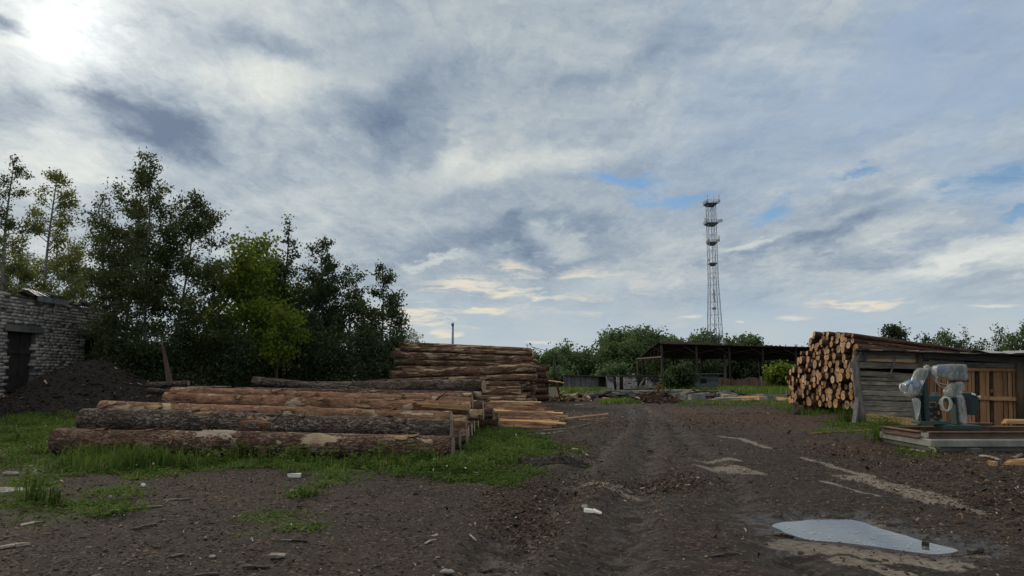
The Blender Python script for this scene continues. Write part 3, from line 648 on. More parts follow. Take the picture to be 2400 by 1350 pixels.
def scar(lg, a, c, r_, t0, t1, g0, g1, mat, label, seed=1):
    # a bare patch standing a few mm proud of the bark; angles are measured up from the side facing the yard
    q_ = np.random.default_rng(seed); a, c = Vector(a), Vector(c); d = c - a; vs, fs, n, m_n = [], [], 26, 12; idx = {}
    for i in range(n):
        for j in range(m_n):
            u, v = i / (n - 1), j / (m_n - 1); an = g0 + (g1 - g0) * v
            vs.append(a + d * (t0 + (t1 - t0) * u) + Vector((0, -math.cos(an), math.sin(an))) * (r_ * 1.045 + q_.normal(0, .003)))
    for i in range(n - 1):
        for j in range(m_n - 1):
            u, v = (i + .5) / (n - 1) * 2 - 1, (j + .5) / (m_n - 1) * 2 - 1
            if u * u + v * v * .8 + q_.normal(0, .16) < .95: fs.append((i * m_n + j, (i + 1) * m_n + j, (i + 1) * m_n + j + 1, i * m_n + j + 1))
    mb = MB(); mb.add(vs, fs, 0, True); o = mb.build('bark_scar', M[mat], origin=a); bpy.context.view_layer.update()
    o.parent = lg; o.matrix_parent_inverse = lg.matrix_world.inverted(); o['label'] = label; return o
lg = [o for o in bpy.data.objects if o.get('label', '').startswith('thickest log')][0]
scar(lg, P(196, 985, 13.5), P(1058, 1011, 12.95), .205, .448, .53, -.75, 1.0, 'bark_slab', 'orange scar in the grey bark', 4)
lg = [o for o in bpy.data.objects if o.get('label', '').startswith('thick brown log nearest')][0]
scar(lg, P(133, 1031, 12.95), P(1062, 1047, 12.35), .219, .365, .485, -.1, 1.3, 'wood_pale', 'pale scarred patch', 7)
# split pale wood and torn bark on the orange log: splinters that stand up from it
def splinter(name, pts, w, mat, label, cat, group=None):
    mb = MB()
    for p, q_ in zip(pts[:-1], pts[1:]): pass
    mb.tube(pts, [w * (1 - .8 * i / (len(pts) - 1)) for i in range(len(pts))], 5)
    return setp(mb.build(name, M[mat], origin=pts[0]), label, cat, group)
splinter('bark_strip', [P(1020, 940, 15.2), P(1034, 928, 15.1), P(1048, 918, 15.0)], .03, 'bark_brown', 'dark strip of bark sticking up from the low pile', 'bark strip')
splinter('bark_strip', [P(1064, 948, 15.0), P(1066, 938, 15), P(1071, 932, 15)], .03, 'bark_slab', 'short curl of torn bark standing on the split orange log', 'bark strip')
mb = MB(); mb.bar(P(812, 906, 18.1), P(829, 894, 18.1), .12, .03, jit=.02)
setp(mb.build('broken_plank', M['bark_slab'], origin=P(812, 906, 18.1)), 'broken reddish piece of plank propped on the low pile', 'plank')
mb = MB()
a, c = P(990, 949, 14.82), P(1099, 957, 14.74)
for i in range(5): mb.bar(a + Vector((random.uniform(-.1, .3), 0, .012 * i - .02)), c + Vector((-random.uniform(0, .05) * i, -.01, .016 * i - .03)), .05, .022, jit=.006)
sp_ = mb.build('split_wood', M['wood_fresh'], origin=a); 
lg = [o for o in bpy.data.objects if o.get('label', '').startswith('orange log with a split')][0]
bpy.context.view_layer.update(); sp_.parent = lg; sp_.matrix_parent_inverse = lg.matrix_world.inverted(); sp_['label'] = 'split pale yellow end'
# --- stacking by resting each log on two others
def pack(s0, s1, hmax, rads, z0=0.0, seed=3):
    rs = random.Random(seed); cs = []
    for r_ in rads:
        best = None
        cand = []
        for k in range(12): cand.append((s0 + r_ + (s1 - s0 - 2 * r_) * rs.random(), z0 + r_))
        n = len(cs)
        for (x, z, r0) in cs:
            dz = r0 - r_; rr = (r0 + r_) ** 2 - dz * dz
            if rr > 0 and abs(z - r0 - z0) < .02:
                for sg in (-1, 1): cand.append((x + sg * math.sqrt(rr), z0 + r_))
        for i in range(n):
            x1, z1, r1 = cs[i]
            for j in range(i + 1, n):
                x2, z2, r2 = cs[j]
                dx, dz = x2 - x1, z2 - z1; D = math.hypot(dx, dz); A, B_ = r1 + r_, r2 + r_
                if D >= A + B_ or D < 1e-6: continue
                aa = (A * A - B_ * B_ + D * D) / (2 * D); hh_ = A * A - aa * aa
                if hh_ < 0: continue
                hh_ = math.sqrt(hh_); mx_, mz = x1 + aa * dx / D, z1 + aa * dz / D
                for sg in (-1, 1):
                    px, pz = mx_ - sg * hh_ * dz / D, mz + sg * hh_ * dx / D
                    if pz > min(z1, z2) - .02 and min(x1, x2) - .03 < px < max(x1, x2) + .03: cand.append((px, pz))
        for (px, pz) in cand:
            if px - r_ < s0 or px + r_ > s1 or pz + r_ > hmax(px): continue
            sc = pz + rs.random() * .12
            if best is not None and sc >= best[0]: continue
            if all((px - x) ** 2 + (pz - z) ** 2 > (r_ + r0) ** 2 * .985 for x, z, r0 in cs): best = (sc, px, pz)
        if best: cs.append((best[1], best[2], r_))
    return cs
ORD = 'first second third fourth fifth sixth seventh eighth ninth tenth eleventh twelfth thirteenth fourteenth fifteenth sixteenth seventeenth eighteenth nineteenth'.split()
def ordinal(n):
    n += 1
    if n < 20: return ORD[n - 1]
    t, u = n // 10, n % 10
    return ['twentieth', 'thirtieth', 'fortieth', 'fiftieth'][t - 2] if u == 0 else ['twenty', 'thirty', 'forty', 'fifty'][t - 2] + '-' + ORD[u - 1]
# --- the tall pile seen from the side, mid picture
rs = random.Random(5)
radii = [rs.choice((.11, .13, .15, .17, .2, .14)) * rs.uniform(.9, 1.1) for _ in range(120)]
BH = lambda s: 2.72 if s > .9 else 1.5 + s * 1.4
packB = pack(0, 2.9, BH, radii, 0, 11)
YB = 32.4
front = []
for (s, z, r_) in sorted(packB, key=lambda c: -c[1]):
    cover = 0
    for k in range(9):
        zz_ = z - r_ * .9 + r_ * 1.8 * k / 8
        if any(s2 < s - .01 and abs(zz_ - z2) < r2 * .97 for s2, z2, r2 in packB): cover += 1
    front.append(cover < 7)
nf = 0
for (s, z, r_), fr in zip(sorted(packB, key=lambda c: -c[1]), front):
    if fr: lab = f'long brown log on the face of the tall side-on pile, {ordinal(nf)} from its top'; nf += 1
    else: lab = 'brown log buried inside the tall side-on pile'
    X0 = -5.35 + rs.gauss(0, .12); X1 = 1.0 + rs.gauss(0, .1); tl = rs.gauss(0, .03)
    if z > 2.3: X0 += .25; X1 -= .12
    log((X0, YB + s, z * 1.07 + .0 + tl), (X1, YB + s * .96 + rs.gauss(0, .04), z * .975), r_ * 1.1, r_ * .92, 'bark_pile', 'cut_grey', lab, 'logs of the tall side-on pile', seg=16, rings=34, bend=.035, knots=9, amp=.05)
GB = 'logs of the tall side-on pile'
plog(914, 878, 1256, 863, 9, 12, 32.0, 31.9, 'bark_pile', 'long tan log slanting up to the right across the tall side-on pile', group=GB, seg=20, rings=50)
plog(862, 895, 1257, 884, 5, 8, 31.7, 31.6, 'bark_pile', 'thin long log jutting furthest left from the tall side-on pile', group=GB, seg=16, rings=50)
GM = 'pale logs in front of the tall pile'
for i, (x0, y0, x1, y1, r_, Y_) in enumerate(((880, 901, 1216, 900, 6, 31.4), (884, 912, 1219, 911, 5.5, 31.2), (890, 921, 1221, 920, 7, 30.9), (880, 930, 1224, 929, 5, 30.9), (900, 937, 1232, 936, 8, 30.4), (905, 945, 1241, 944, 6, 30.6), (890, 903, 1232, 902, 6, 31.9), (900, 950, 1236, 949, 7, 30.1), (900, 913, 1225, 913, 6, 31.8))):
    plog(x0, y0, x1, y1, r_, r_ + .5, Y_, Y_ - .1, 'bark_pile', f'pale log at the foot of the tall side-on pile, {ordinal(i)} counting down its right tips' if i < 6 else 'pale log hidden at the foot of the tall side-on pile', group=GM, seg=14, rings=24)
# --- second pile behind, only its right tips show
packC = pack(0, 2.6, lambda s: 2.0, [rs.choice((.14, .17, .2)) for _ in range(40)], 0, 21)
order = sorted(packC, key=lambda c: -c[1])
vis_n = 0
for (s, z, r_) in order:
    fr = not any(s2 < s - .01 and abs(z - z2) < r2 * .6 for s2, z2, r2 in packC)
    lab = f'dark log tip on the pile behind the tall one, {ordinal(vis_n)} from its top' if fr else 'dark log inside the pile behind the tall one'
    vis_n += fr
    log((-4.2 + rs.gauss(0, .1), 38.2 + s, z), (1.85 + rs.gauss(0, .1), 38.1 + s, z * .96), r_, r_ * .93, 'bark_red', 'cut_grey', lab, 'logs of the pile behind the tall one', seg=12, rings=18)
# --- the end-on pile on the right
def endh(s):                       # s runs from the far left foot (0) towards the camera (6.8)
    return float(np.interp(s, [0, .25, .75, 1.2, 2.0, 2.7, 3.3, 4.0, 5.2, 6.2], [.95, 1.3, 1.65, 2.05, 2.55, 2.95, 3.0, 2.9, 2.8, 2.6]))
radii = [rs.choice((.08, .09, .105, .12, .135, .165, .11, .13)) * rs.uniform(.9, 1.12) for _ in range(320)]
radii[:14] = [.16, .2, .13, .18, .15, .12, .19, .14, .17, .13, .15, .18, .12, .16]
packR = pack(0, 6.1, endh, radii, .17, 4)
tiers = {}
for c in packR: tiers.setdefault(int((c[1] - .17) / .27), []).append(c)
pl_dir = Vector((.058, -1, 0)).normalized(); ax = Vector((1, .058, 0)).normalized()
base_R = Vector((12.95 - .058 * 30.05, 30.05, 0)) - ax * 0
for tk in sorted(tiers):
    row = sorted(tiers[tk], key=lambda c: c[0])
    for i, (s, z, r_) in enumerate(row):
        a = base_R + pl_dir * s + Vector((0, 0, z)); sc_ = s - 3.4
        jit = rs.gauss(0, .09) + (rs.random() < .12) * rs.uniform(-.25, .25)
        L = 6.0
        e = base_R + pl_dir * (3.4 + sc_ * .78) + ax * L + Vector((rs.gauss(0, .03), rs.gauss(0, .03), .12 + (z - .17) * .735))
        dd = (e - a).normalized()
        size = 'stout' if r_ > .165 else 'slim' if r_ < .105 else 'middling'
        n = len(row); pos = f'{ordinal(i)} from its far left'
        lab = f'{size} log of the end-on pile, {ordinal(tk)} tier up, {pos}'
        log(a + dd * jit, e + dd * rs.gauss(0, .15), r_, r_ * .74, 'bark_red', 'cut_bright', lab, 'logs of the end-on pile by the plank shed', seg=16, rings=20, bend=.02, knots=3, amp=.035)
for i, s in enumerate((.6, 3.4, 6.0)):
    a = base_R + pl_dir * s
for i, off in enumerate((.55, 3.2, 5.4)):
    a = base_R + ax * off + pl_dir * -.2; e = base_R + ax * off + pl_dir * 6.2
    log((a.x, a.y, .075), (e.x, e.y, .075), .085, .08, 'bark_grey', 'cut_grey', ['dark bearer log under the left tips of the end-on pile', 'dark bearer log under the middle of the end-on pile', 'dark bearer log under the right tips of the end-on pile'][i], 'bearers under the end-on pile', name='bearer_log', seg=10, rings=10)
c = G(1866, 972); mb = MB(); mb.tube([c + Vector((0, 0, -.05)), c + Vector((.02, 0, .12)), c + Vector((.0, .05, .42))], [.17, .12, .11], 9)
setp(mb.build('tree_stump', M['bark_grey'], origin=c), 'flared old stump propping the left foot of the end-on pile', 'stump')
# --- slabs and offcuts lying between the piles
def slab(a, e, w, t, mat, label, group, name='slab_offcut', seed=0):
    q_ = np.random.default_rng(seed); a, e = Vector(a), Vector(e); d = (e - a); L = d.length; d.normalize()
    sd = d.cross(Vector((0, 0, 1))).normalized(); up = sd.cross(d); n = 14; vs = []; fs = []
    bow = q_.normal(0, .02); wv = q_.normal(0, .014, n)
    for i in range(n):
        u = i / (n - 1); ww = w * (.8 + .2 * math.sin(u * 3 + seed)) * (1 - .25 * u) + q_.normal(0, .006); p = a + d * (L * u) + up * (bow * math.sin(math.pi * u)) + sd * wv[i]
        for (sx, sz) in ((-.5, 0), (.5, 0), (.42, .55), (.18, 1), (-.18, 1), (-.42, .55)): vs.append(p + sd * (ww * sx) + up * (t * sz + q_.normal(0, .003)))
    for i in range(n - 1):
        for k in range(6): fs.append((i * 6 + k, i * 6 + (k + 1) % 6, i * 6 + 6 + (k + 1) % 6, i * 6 + 6 + k))
    fs += [(5, 4, 3, 2, 1, 0), tuple((n - 1) * 6 + k for k in range(6))]
    mb = MB(); mb.add(vs, fs); o = mb.build(name, M[mat], origin=a)
    return setp(o, label, 'slab', group)
SL = [(1150, 944, 1265, 946), (1152, 950, 1280, 954), (1150, 955, 1293, 960), (1158, 961, 1308, 967), (1165, 966, 1322, 972), (1168, 971, 1336, 978), (1168, 977, 1310, 983), (1170, 982, 1318, 992), (1168, 989, 1322, 996), (1168, 996, 1298, 1001)]
k = 0
for j, (x0, y0, x1, y1) in enumerate(SL):
    Yj = 23.4 - j * .47
    for i in range(3):
        a, e = P(x0 + rs.uniform(-6, 6) - 6 * i, y0 + i * 2.6 - 1.5, Yj - .07 * i), P(x1 - i * rs.uniform(0, 22) + rs.uniform(-6, 5), y1 + i * 2.4 - 1.5, Yj - .2 - .07 * i)
        a.z = max(a.z, .0); e.z = max(e.z, .02)
        lab = f'reddish slab offcut of the flat pile, {ordinal(j)} layer from the back' if i == 0 else 'reddish slab offcut wedged within the flat pile'
        slab(a, e, .15, .045, 'bark_slab' if (j + i) % 4 else 'wood_fresh', lab, 'slab offcuts of the flat pile', seed=k); k += 1
for j in range(7):
    for i in range(3):
        slab((-.45 + rs.uniform(-.1, .1), 19.5 + j * .6 + i * .2, .02 + .05 * i), (1.2 + rs.uniform(-.2, .2), 19.4 + j * .6 + i * .2, .02 + .05 * i), .16, .05, 'bark_slab', 'reddish slab offcut wedged within the flat pile', 'slab offcuts of the flat pile', seed=k); k += 1
slab(G(1296, 990) + Vector((0, 0, .06)), G(1425, 978) + Vector((0, 0, .1)), .1, .03, 'wood_fresh', 'long pale sliver reaching right from the flat pile over the mud', 'loose slabs', seed=91)
slab(G(1270, 1012) + Vector((0, 0, .03)), G(1385, 997) + Vector((0, 0, .05)), .09, .03, 'wood_grey', 'thin dark slat lying along the front of the flat pile', 'loose slabs', seed=92)
slab(P(1305, 897, 36.6), G(1313, 940) + Vector((0, 0, .02)), .17, .03, 'wood_fresh', 'bright fresh plank leaning upright at the right of the dark pile', 'loose slabs', seed=93)
slab(P(1286, 893, 37.2), P(1322, 898, 37), .12, .03, 'wood_fresh', 'fresh plank resting level behind the leaning bright plank', 'loose slabs', seed=94)
slab(P(1313, 922, 36.4), G(1330, 944), .16, .03, 'wood_fresh', 'short curved slab fallen at the foot of the leaning bright plank', 'loose slabs', seed=95)
for i, (x0, y0, x1, y1, lb) in enumerate([(1250, 1027, 1300, 1036, 'pale stick in the grass right of the nearest logs'), (1255, 1018, 1320, 1013, 'pale thin slat in front of the flat pile'), (1348, 1054, 1378, 1067, 'white bent stick at the edge of the green patch'), (1330, 938, 1362, 940, 'flat pale slab beyond the flat pile, on bare earth'), (1345, 950, 1385, 948, 'reddish flat slab alone on the mud beyond the flat pile'), (1900, 1018, 2055, 1012, 'long orange plank lying on the earth before the plank shed'), (2012, 998, 2050, 997, 'pale board flat at the foot of the plank shed'), (2128, 1053, 2166, 1060, 'pale stick beside the corner of the concrete slab'), (2170, 1048, 2196, 1062, 'short slat touching the corner of the concrete slab'), (2303, 1071, 2342, 1082, 'slanting stick on the mud in front of the concrete slab'), (2376, 1078, 2396, 1068, 'dark stick at the right border of the yard')]):
    a, e = G(x0, y0), G(x1, y1); a.z = float(ht(a.x, a.y)) + .01; e.z = float(ht(e.x, e.y)) + .015
    slab(a, e, .09, .025, 'wood_orange' if 'orange' in lb else 'wood_pale' if 'pale' in lb or 'white' in lb else 'wood_grey', lb, 'loose slabs', seed=100 + i)
# ------------------------------------------------------------------ brick walls laid brick by brick
def bricks(org, along, L, Hf, openings, bl=.37, bh=.125, dep=.2, miss=.012, seed=1, rag=.25, mort=.014, z0=-.1):
    """org: foot of the wall, along: unit vector, outward normal = along x up; returns V, F, lv, and the mortar core faces"""
    q_ = np.random.default_rng(seed); al = np.array(along, float); up = np.array((0, 0, 1.)); nr = np.cross(al, up)
    Vs, lv = [], []
    nrow = int(Hf(0) / bh) + 6
    for r_ in range(nrow):
        z = z0 + r_ * bh; x = -q_.random() * bl * (1 if r_ % 2 else .5)
        sag = 0
        while x < L:
            w = bl * q_.choice([1, 1, 1, .5, .75]); x2 = min(x + w, L); xa = max(x, 0); xm = (xa + x2) / 2
            x += w
            if x2 - xa < .05: continue
            top = Hf(xm) + q_.uniform(-rag, .02)
            if z + bh > top: continue
            if any(a - .02 < xm < b and c - .02 < z + bh / 2 < d_ for a, b, c, d_ in openings): continue
            edge = z + bh * 4 > Hf(xm)
            if q_.random() < miss * (4 if edge else 1): continue
            pr = q_.normal(0, .005) + (.012 * (q_.random() < .04)) - (.05 * (q_.random() < .05)); rot = q_.normal(0, .004 + .03 * edge)
            a0, a1, b0, b1 = xa + mort / 2, x2 - mort / 2, z + mort / 2 + q_.normal(0, .004), z + bh - mort / 2 + q_.normal(0, .004)
            for (u, v, t) in ((a0, b0, 0), (a1, b0, 0), (a1, b1, 0), (a0, b1, 0), (a0 + .0, b0, -dep), (a1, b0, -dep), (a1, b1, -dep), (a0, b1, -dep)):
                vv = v + (u - xm) * rot + q_.normal(0, .004); Vs.append(np.array(org) + al * u + up * vv + nr * (pr + t + q_.normal(0, .003)))
            lv.append(q_.random())
    n = len(lv); b0 = np.arange(n)[:, None] * 8
    pat = np.array([(0, 1, 2, 3), (1, 5, 6, 2), (4, 0, 3, 7), (3, 2, 6, 7), (4, 5, 1, 0)])
    Fq = (b0[:, :, None] + pat[None]).reshape(-1, 4)
    return np.array(Vs), Fq, np.repeat(lv, 5)
WX = -17.9
bb = empty('brick_building', (WX, 26, 0), 'long derelict white brick building with a rusty door and crumbling top', 'building')
WY0, WL_ = 16.0, 17.2                     # the wall runs away from the camera
Hw = lambda u: 4.38 - .012 * u + .1 * math.sin(u * 2.1) * (u > 7)
def wy(px): return -WX * F / (CX - px)    # how far along the yard a spot on the wall is
yd0, yd1, yw0, yw1 = wy(22), wy(88), wy(203), wy(240)
OPN = [(yd0 - WY0, yd1 - WY0, -.2, 2.92), (yw0 - WY0, yw1 - WY0, 1.5, 2.95)]
LINT = [(yd0 - WY0 - .25, yd1 - WY0 + .35, 2.92, 3.16), (yw0 - WY0 - .6, yw1 - WY0 + .3, 2.95, 3.2)]
V, Fq, lv = bricks((WX, WY0, 0), (0, 1, 0), WL_, Hw, OPN + LINT, seed=4, bl=.34, bh=.118, mort=.01)
wall = quads('wall', V, Fq, M['brick'], bb, attr=lv)
mb = MB()                               # core behind the facing bricks, with the openings left free
segs = sorted([(a, b, c, d_) for a, b, c, d_ in OPN]); u = 0
for a, b_2, c, d_ in segs + [(WL_, WL_, 0, 0)]:
    if a > u: mb.box((WX - .2, WY0 + (u + a) / 2, 2.0), (.3, a - u - .002, 4.3))
    if b_2 > a:
        mb.box((WX - .2, WY0 + (a + b_2) / 2, (d_ + 4.15) / 2), (.3, b_2 - a, 4.15 - d_))
        if c > 0: mb.box((WX - .2, WY0 + (a + b_2) / 2, c / 2 - .1), (.3, b_2 - a, c + .2))
    u = b_2
mb.box((WX - 4, WY0 + WL_ - .16, 2.0), (7.6, .3, 4.3)); mb.box((WX - 8, WY0 + WL_ / 2 - .1, 2), (.3, WL_ - .6, 4.3)); mb.box((WX - 4, WY0 + .16, 2.0), (7.6, .3, 4.3))
mb.build('wall_core', M['mortar'], bb)
for a, b_2, c, d_ in LINT:
    mb = MB(); mb.box((WX - .08, WY0 + (a + b_2) / 2, (c + d_) / 2), (.24, b_2 - a, d_ - c - .01), jit=.02); mb.build('lintel', M['concrete_dark'], bb)
mb = MB()
for i in range(5):
    w = (yd1 - yd0) / 5; mb.box((WX - .22 + random.uniform(-.01, .01), yd0 + w * (i + .5), 1.36), (.05, w - .012, 3.1), jit=.004)
mb.box((WX - .175, (yd0 + yd1) / 2, 2.2), (.03, yd1 - yd0 - .1, .14)); mb.box((WX - .175, (yd0 + yd1) / 2, .7), (.03, yd1 - yd0 - .1, .14))
dr = mb.build('door', M['rust_dark'], bb)
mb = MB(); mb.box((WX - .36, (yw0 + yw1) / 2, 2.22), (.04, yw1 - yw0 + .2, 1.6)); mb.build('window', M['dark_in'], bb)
mb = MB()
for k in range(12):
    y0_ = WY0 + k * WL_ / 12; mb.box((WX - 4.05, y0_ + WL_ / 24, 4.22 - .01 * k + random.uniform(-.02, .02)), (7.9, WL_ / 12 + .02 * (k % 2), .1), jit=.02)
for k in range(60):                      # rubble of bricks and felt along the eave
    y_ = WY0 + random.uniform(0, WL_); mb.box((WX - random.uniform(.0, .8), y_, 4.36 + random.uniform(-.06, .08)), (random.uniform(.1, .3), random.uniform(.15, .6), random.uniform(.04, .14)), Matrix.Rotation(random.uniform(-.5, .5), 3, 'X') @ Matrix.Rotation(random.uniform(-.5, .5), 3, 'Z'), jit=.03)
mb.build('roof', M['roof_felt'], bb)
mb = MB(); Y_ = wy(75)
for i in range(5):
    y0_ = Y_ + i * .38; mb.add([Vector((WX + .12 + .05 * (i % 2), y0_, 4.3 + .04 * i % 3)), Vector((WX + .1, y0_ + .4, 4.33)), Vector((WX - .5, y0_ + .42, 4.62 - .03 * i)), Vector((WX - .5, y0_, 4.6))], [(0, 1, 2, 3)])
    mb.add([Vector((WX + .14, y0_, 4.1)), Vector((WX + .14, y0_ + .38, 4.12)), Vector((WX + .12, y0_ + .4, 4.325)), Vector((WX + .12 + .02, y0_, 4.3))], [(0, 1, 2, 3)])
o = mb.build('metal_sheet', M['roof_sheet'], origin=(WX, Y_, 4.3)); setp(o, 'loose grey metal sheet curling over the eave of the brick building', 'metal sheet')
sol = o.modifiers.new('thick', 'SOLIDIFY'); sol.thickness = .012
mb = MB(); mb.bar((WX + .55, wy(97), 1.0), (WX + .75, wy(125), .72), .16, .05); setp(mb.build('plank', M['wood_grey'], origin=(WX + .55, wy(97), .9)), 'pale plank stuck between the dark mound and the brick wall', 'plank')
# second brick wall half hidden by the trees
b2 = empty('brick_outbuilding', (-12.5, 38, 0), 'low brick outbuilding seen between the tree trunks', 'building')
V, Fq, lv = bricks((-18.3, 38, 0), (1, 0, 0), 7.3, lambda u: 2.75, [], seed=9, bl=.3, bh=.125, rag=.15)
quads('wall', V, Fq, M['brick'], b2, attr=lv)
V, Fq, lv = bricks((-11.0, 38.02, 0), (0, 1, 0), 5, lambda u: 2.75, [], seed=10, bl=.3, bh=.125, rag=.15)
quads('wall', V, Fq, M['brick'], b2, attr=lv)
mb = MB(); mb.box((-14.65, 40.6, 1.3), (7.0, 4.8, 2.6)); mb.build('wall_core', M['mortar'], b2)
mb = MB(); mb.box((-14.6, 40.5, 2.72), (7.7, 5.4, .14), jit=.04); mb.build('roof', M['roof_felt'], b2)
# ------------------------------------------------------------------ heaps
def heap(name, c, rx, ry, hh, mat, label, n=70, power=1.3, lump=.1, seed=1, cat='mound'):
    u = np.linspace(-1.15, 1.15, n); ux, uy = np.meshgrid(u, u)
    wx = vnoise(ux * 3 + 9, uy * 3 + 4, 1, seed, 3) * .35
    r_ = np.hypot(ux, uy) * (1 + wx)
    z = hh * np.clip(1 - r_, -.1, 1) ; z = np.where(r_ < .25, hh * (1 - .125 - 2 * r_ ** 2), z)
    z = z + vnoise(ux * rx + 40, uy * ry + 40, 2.2, seed + 3, 4) * lump * 2 + vnoise(ux * rx, uy * ry, 9, seed + 5, 3) * lump * .8
    X_, Y_ = c[0] + ux * rx, c[1] + uy * ry
    zz_ = ht(X_, Y_) + np.where(r_ > 1.02, -.12, z)
    i = np.arange(n * n).reshape(n, n); Fq = np.stack([i[:-1, :-1], i[:-1, 1:], i[1:, 1:], i[1:, :-1]], -1).reshape(-1, 4)
    keep = (r_[:-1, :-1] < 1.12).ravel(); o = quads(name, np.stack([X_, Y_, zz_], -1).reshape(-1, 3), Fq[keep], M[mat], loc=(c[0], c[1], float(ht(c[0], c[1]))), smooth=True)
    setp(o, label, cat)
    return X_, Y_, zz_, r_
def flakes(name, pts, label, smin=.02, smax=.07, lvr=(0, 1), lift=.3, mat='litter', parent=None, bright=0.03):
    """chips and bark flakes: little bent four-sided pieces, each tilted its own way"""
    pts = np.asarray(pts, float); n = len(pts)
    a = rng.random(n) * 6.283; L = rng.uniform(smin, smax, n) * np.where(rng.random(n) < .12, 2.2, 1); Wd = L * rng.uniform(.18, .6, n)
    ti = rng.normal(0, lift, n); tj = rng.normal(0, lift, n)
    ax_ = np.stack([np.cos(a), np.sin(a), ti], -1); bx_ = np.stack([-np.sin(a), np.cos(a), tj], -1)
    th = np.maximum(.004, L * .09)
    top = pts + np.array([0, 0, 1.]) * (th + L * .5 * np.abs(ti) + Wd * .5 * np.abs(tj))[:, None]
    c = [top + ax_ * (sx * L / 2 * rng.uniform(.7, 1, n))[:, None] + bx_ * (sy * Wd / 2 * rng.uniform(.5, 1, n))[:, None] for sx, sy in ((-1, -1), (1, -1), (1, 1), (-1, 1))]
    dn = np.array([0, 0, -1.]) * th[:, None]
    V = np.stack(c + [k + dn for k in c], 1).reshape(-1, 3)
    pat = np.array([(0, 1, 2, 3), (0, 4, 5, 1), (1, 5, 6, 2), (2, 6, 7, 3), (3, 7, 4, 0)])
    Fq = (np.arange(n)[:, None, None] * 8 + pat[None]).reshape(-1, 4)
    lv = rng.uniform(lvr[0], lvr[1], n); lv = np.where(rng.random(n) < bright, rng.uniform(.9, 1, n), lv)
    o = quads(name, V, Fq, M[mat], parent, attr=np.repeat(lv, 5))
    if label: setp(o, label, kind='stuff')
    return o
def on_heap(hp, n, seed=0):
    X_, Y_, Z_, r_ = hp; ok = np.argwhere(r_[:-1, :-1] < 1.0); k = ok[rng.integers(0, len(ok), n)]
    t1, t2 = rng.random(n), rng.random(n); i, j = k[:, 0], k[:, 1]
    z = (Z_[i, j] * (1 - t1) + Z_[i, j + 1] * t1) * (1 - t2) + (Z_[i + 1, j] * (1 - t1) + Z_[i + 1, j + 1] * t1) * t2
    return np.stack([X_[i, j] + t1 * (X_[i, j + 1] - X_[i, j]), Y_[i, j] + t2 * (Y_[i + 1, j] - Y_[i, j]), z], -1)
def heap_with(name, c, rx, ry, hh, mat, label, nf, sm, sx, lvr, **kw):
    hp = heap(name, c, rx, ry, hh, mat, label, **kw); o = bpy.context.scene.collection.objects[-1]
    fl = flakes('bark_flakes', on_heap(hp, nf), None, sm, sx, lvr, parent=o); fl['kind'] = 'stuff'
heap_with('bark_mound', (-15.4, 27.0), 3.7, 3.4, 2.12, 'soil_dark', 'big dark mound of soil and bark heaped before the brick building', 5200, .03, .11, (0, .34), lump=.1, seed=3, n=90)
c = G(1545, 945); heap_with('bark_heap', (c.x, c.y + .7), 1.3, 1.0, .62, 'soil_bark', 'small brown heap of bark standing alone in the far yard', 1400, .05, .16, (.15, .75), lump=.06, seed=6, n=50)
c = G(1760, 937); heap_with('sawdust_heap', (c.x + .3, c.y + .4), 2.6, 1.6, .26, 'sand', 'low orange spread of sawdust beyond the concrete blocks', 300, .04, .1, (.8, 1), lump=.05, seed=8, n=40)
c = G(1335, 941); heap_with('splinter_heap', (c.x, c.y + .4), 1.4, .9, .16, 'soil_bark', 'low heap of splintered wood at the foot of the leaning bright plank', 500, .06, .3, (.6, 1), lump=.05, seed=12, n=36)
c = G(1290, 1088); heap_with('dirt_heap', (c.x, c.y + .2), .75, .5, .12, 'soil_dark', 'small dark hump of dirt beside the grass at the track edge', 260, .02, .06, (0, .4), lump=.05, seed=14, n=36)
# leaning post, old log and rails left of the pile
mb = MB(); a = P(403, 893, 25.2); e = P(381, 802, 25.2)
mb.add([a + Vector((-.14, 0, -.3)), a + Vector((.1, 0, -.3)), a + Vector((.1, .06, -.3)), a + Vector((-.14, .06, -.3)), e + Vector((-.06, 0, .0)), e + Vector((.07, 0, -.25)), e + Vector((.07, .06, -.25)), e + Vector((-.06, .06, .02))], [(3, 2, 1, 0), (4, 5, 6, 7), (0, 1, 5, 4), (1, 2, 6, 5), (2, 3, 7, 6), (3, 0, 4, 7)])
setp(mb.build('leaning_board', M['wood_brown'], origin=a), 'broken weathered board standing up with a pointed top before the birches', 'board')
log(P(346, 903, 24.6), P(442, 898, 24.4), .11, .09, 'bark_grey', 'cut_grey', 'old grey log lying at the foot of the upright broken board', None, name='log', seg=14, rings=24)
log(P(348, 915, 24.0) , P(430, 921, 23.8), .1, .09, 'bark_grey', 'cut_grey', 'old dark log below the upright broken board, half behind the mound', None, name='log', seg=14, rings=24)
mb = MB(); mb.bar(P(440, 906, 22.5), P(540, 906, 22.3), .08, .03); setp(mb.build('slat', M['wood_grey'], origin=P(440, 906, 22.5)), 'thin pale slat lying level behind the top orange log', 'slat')
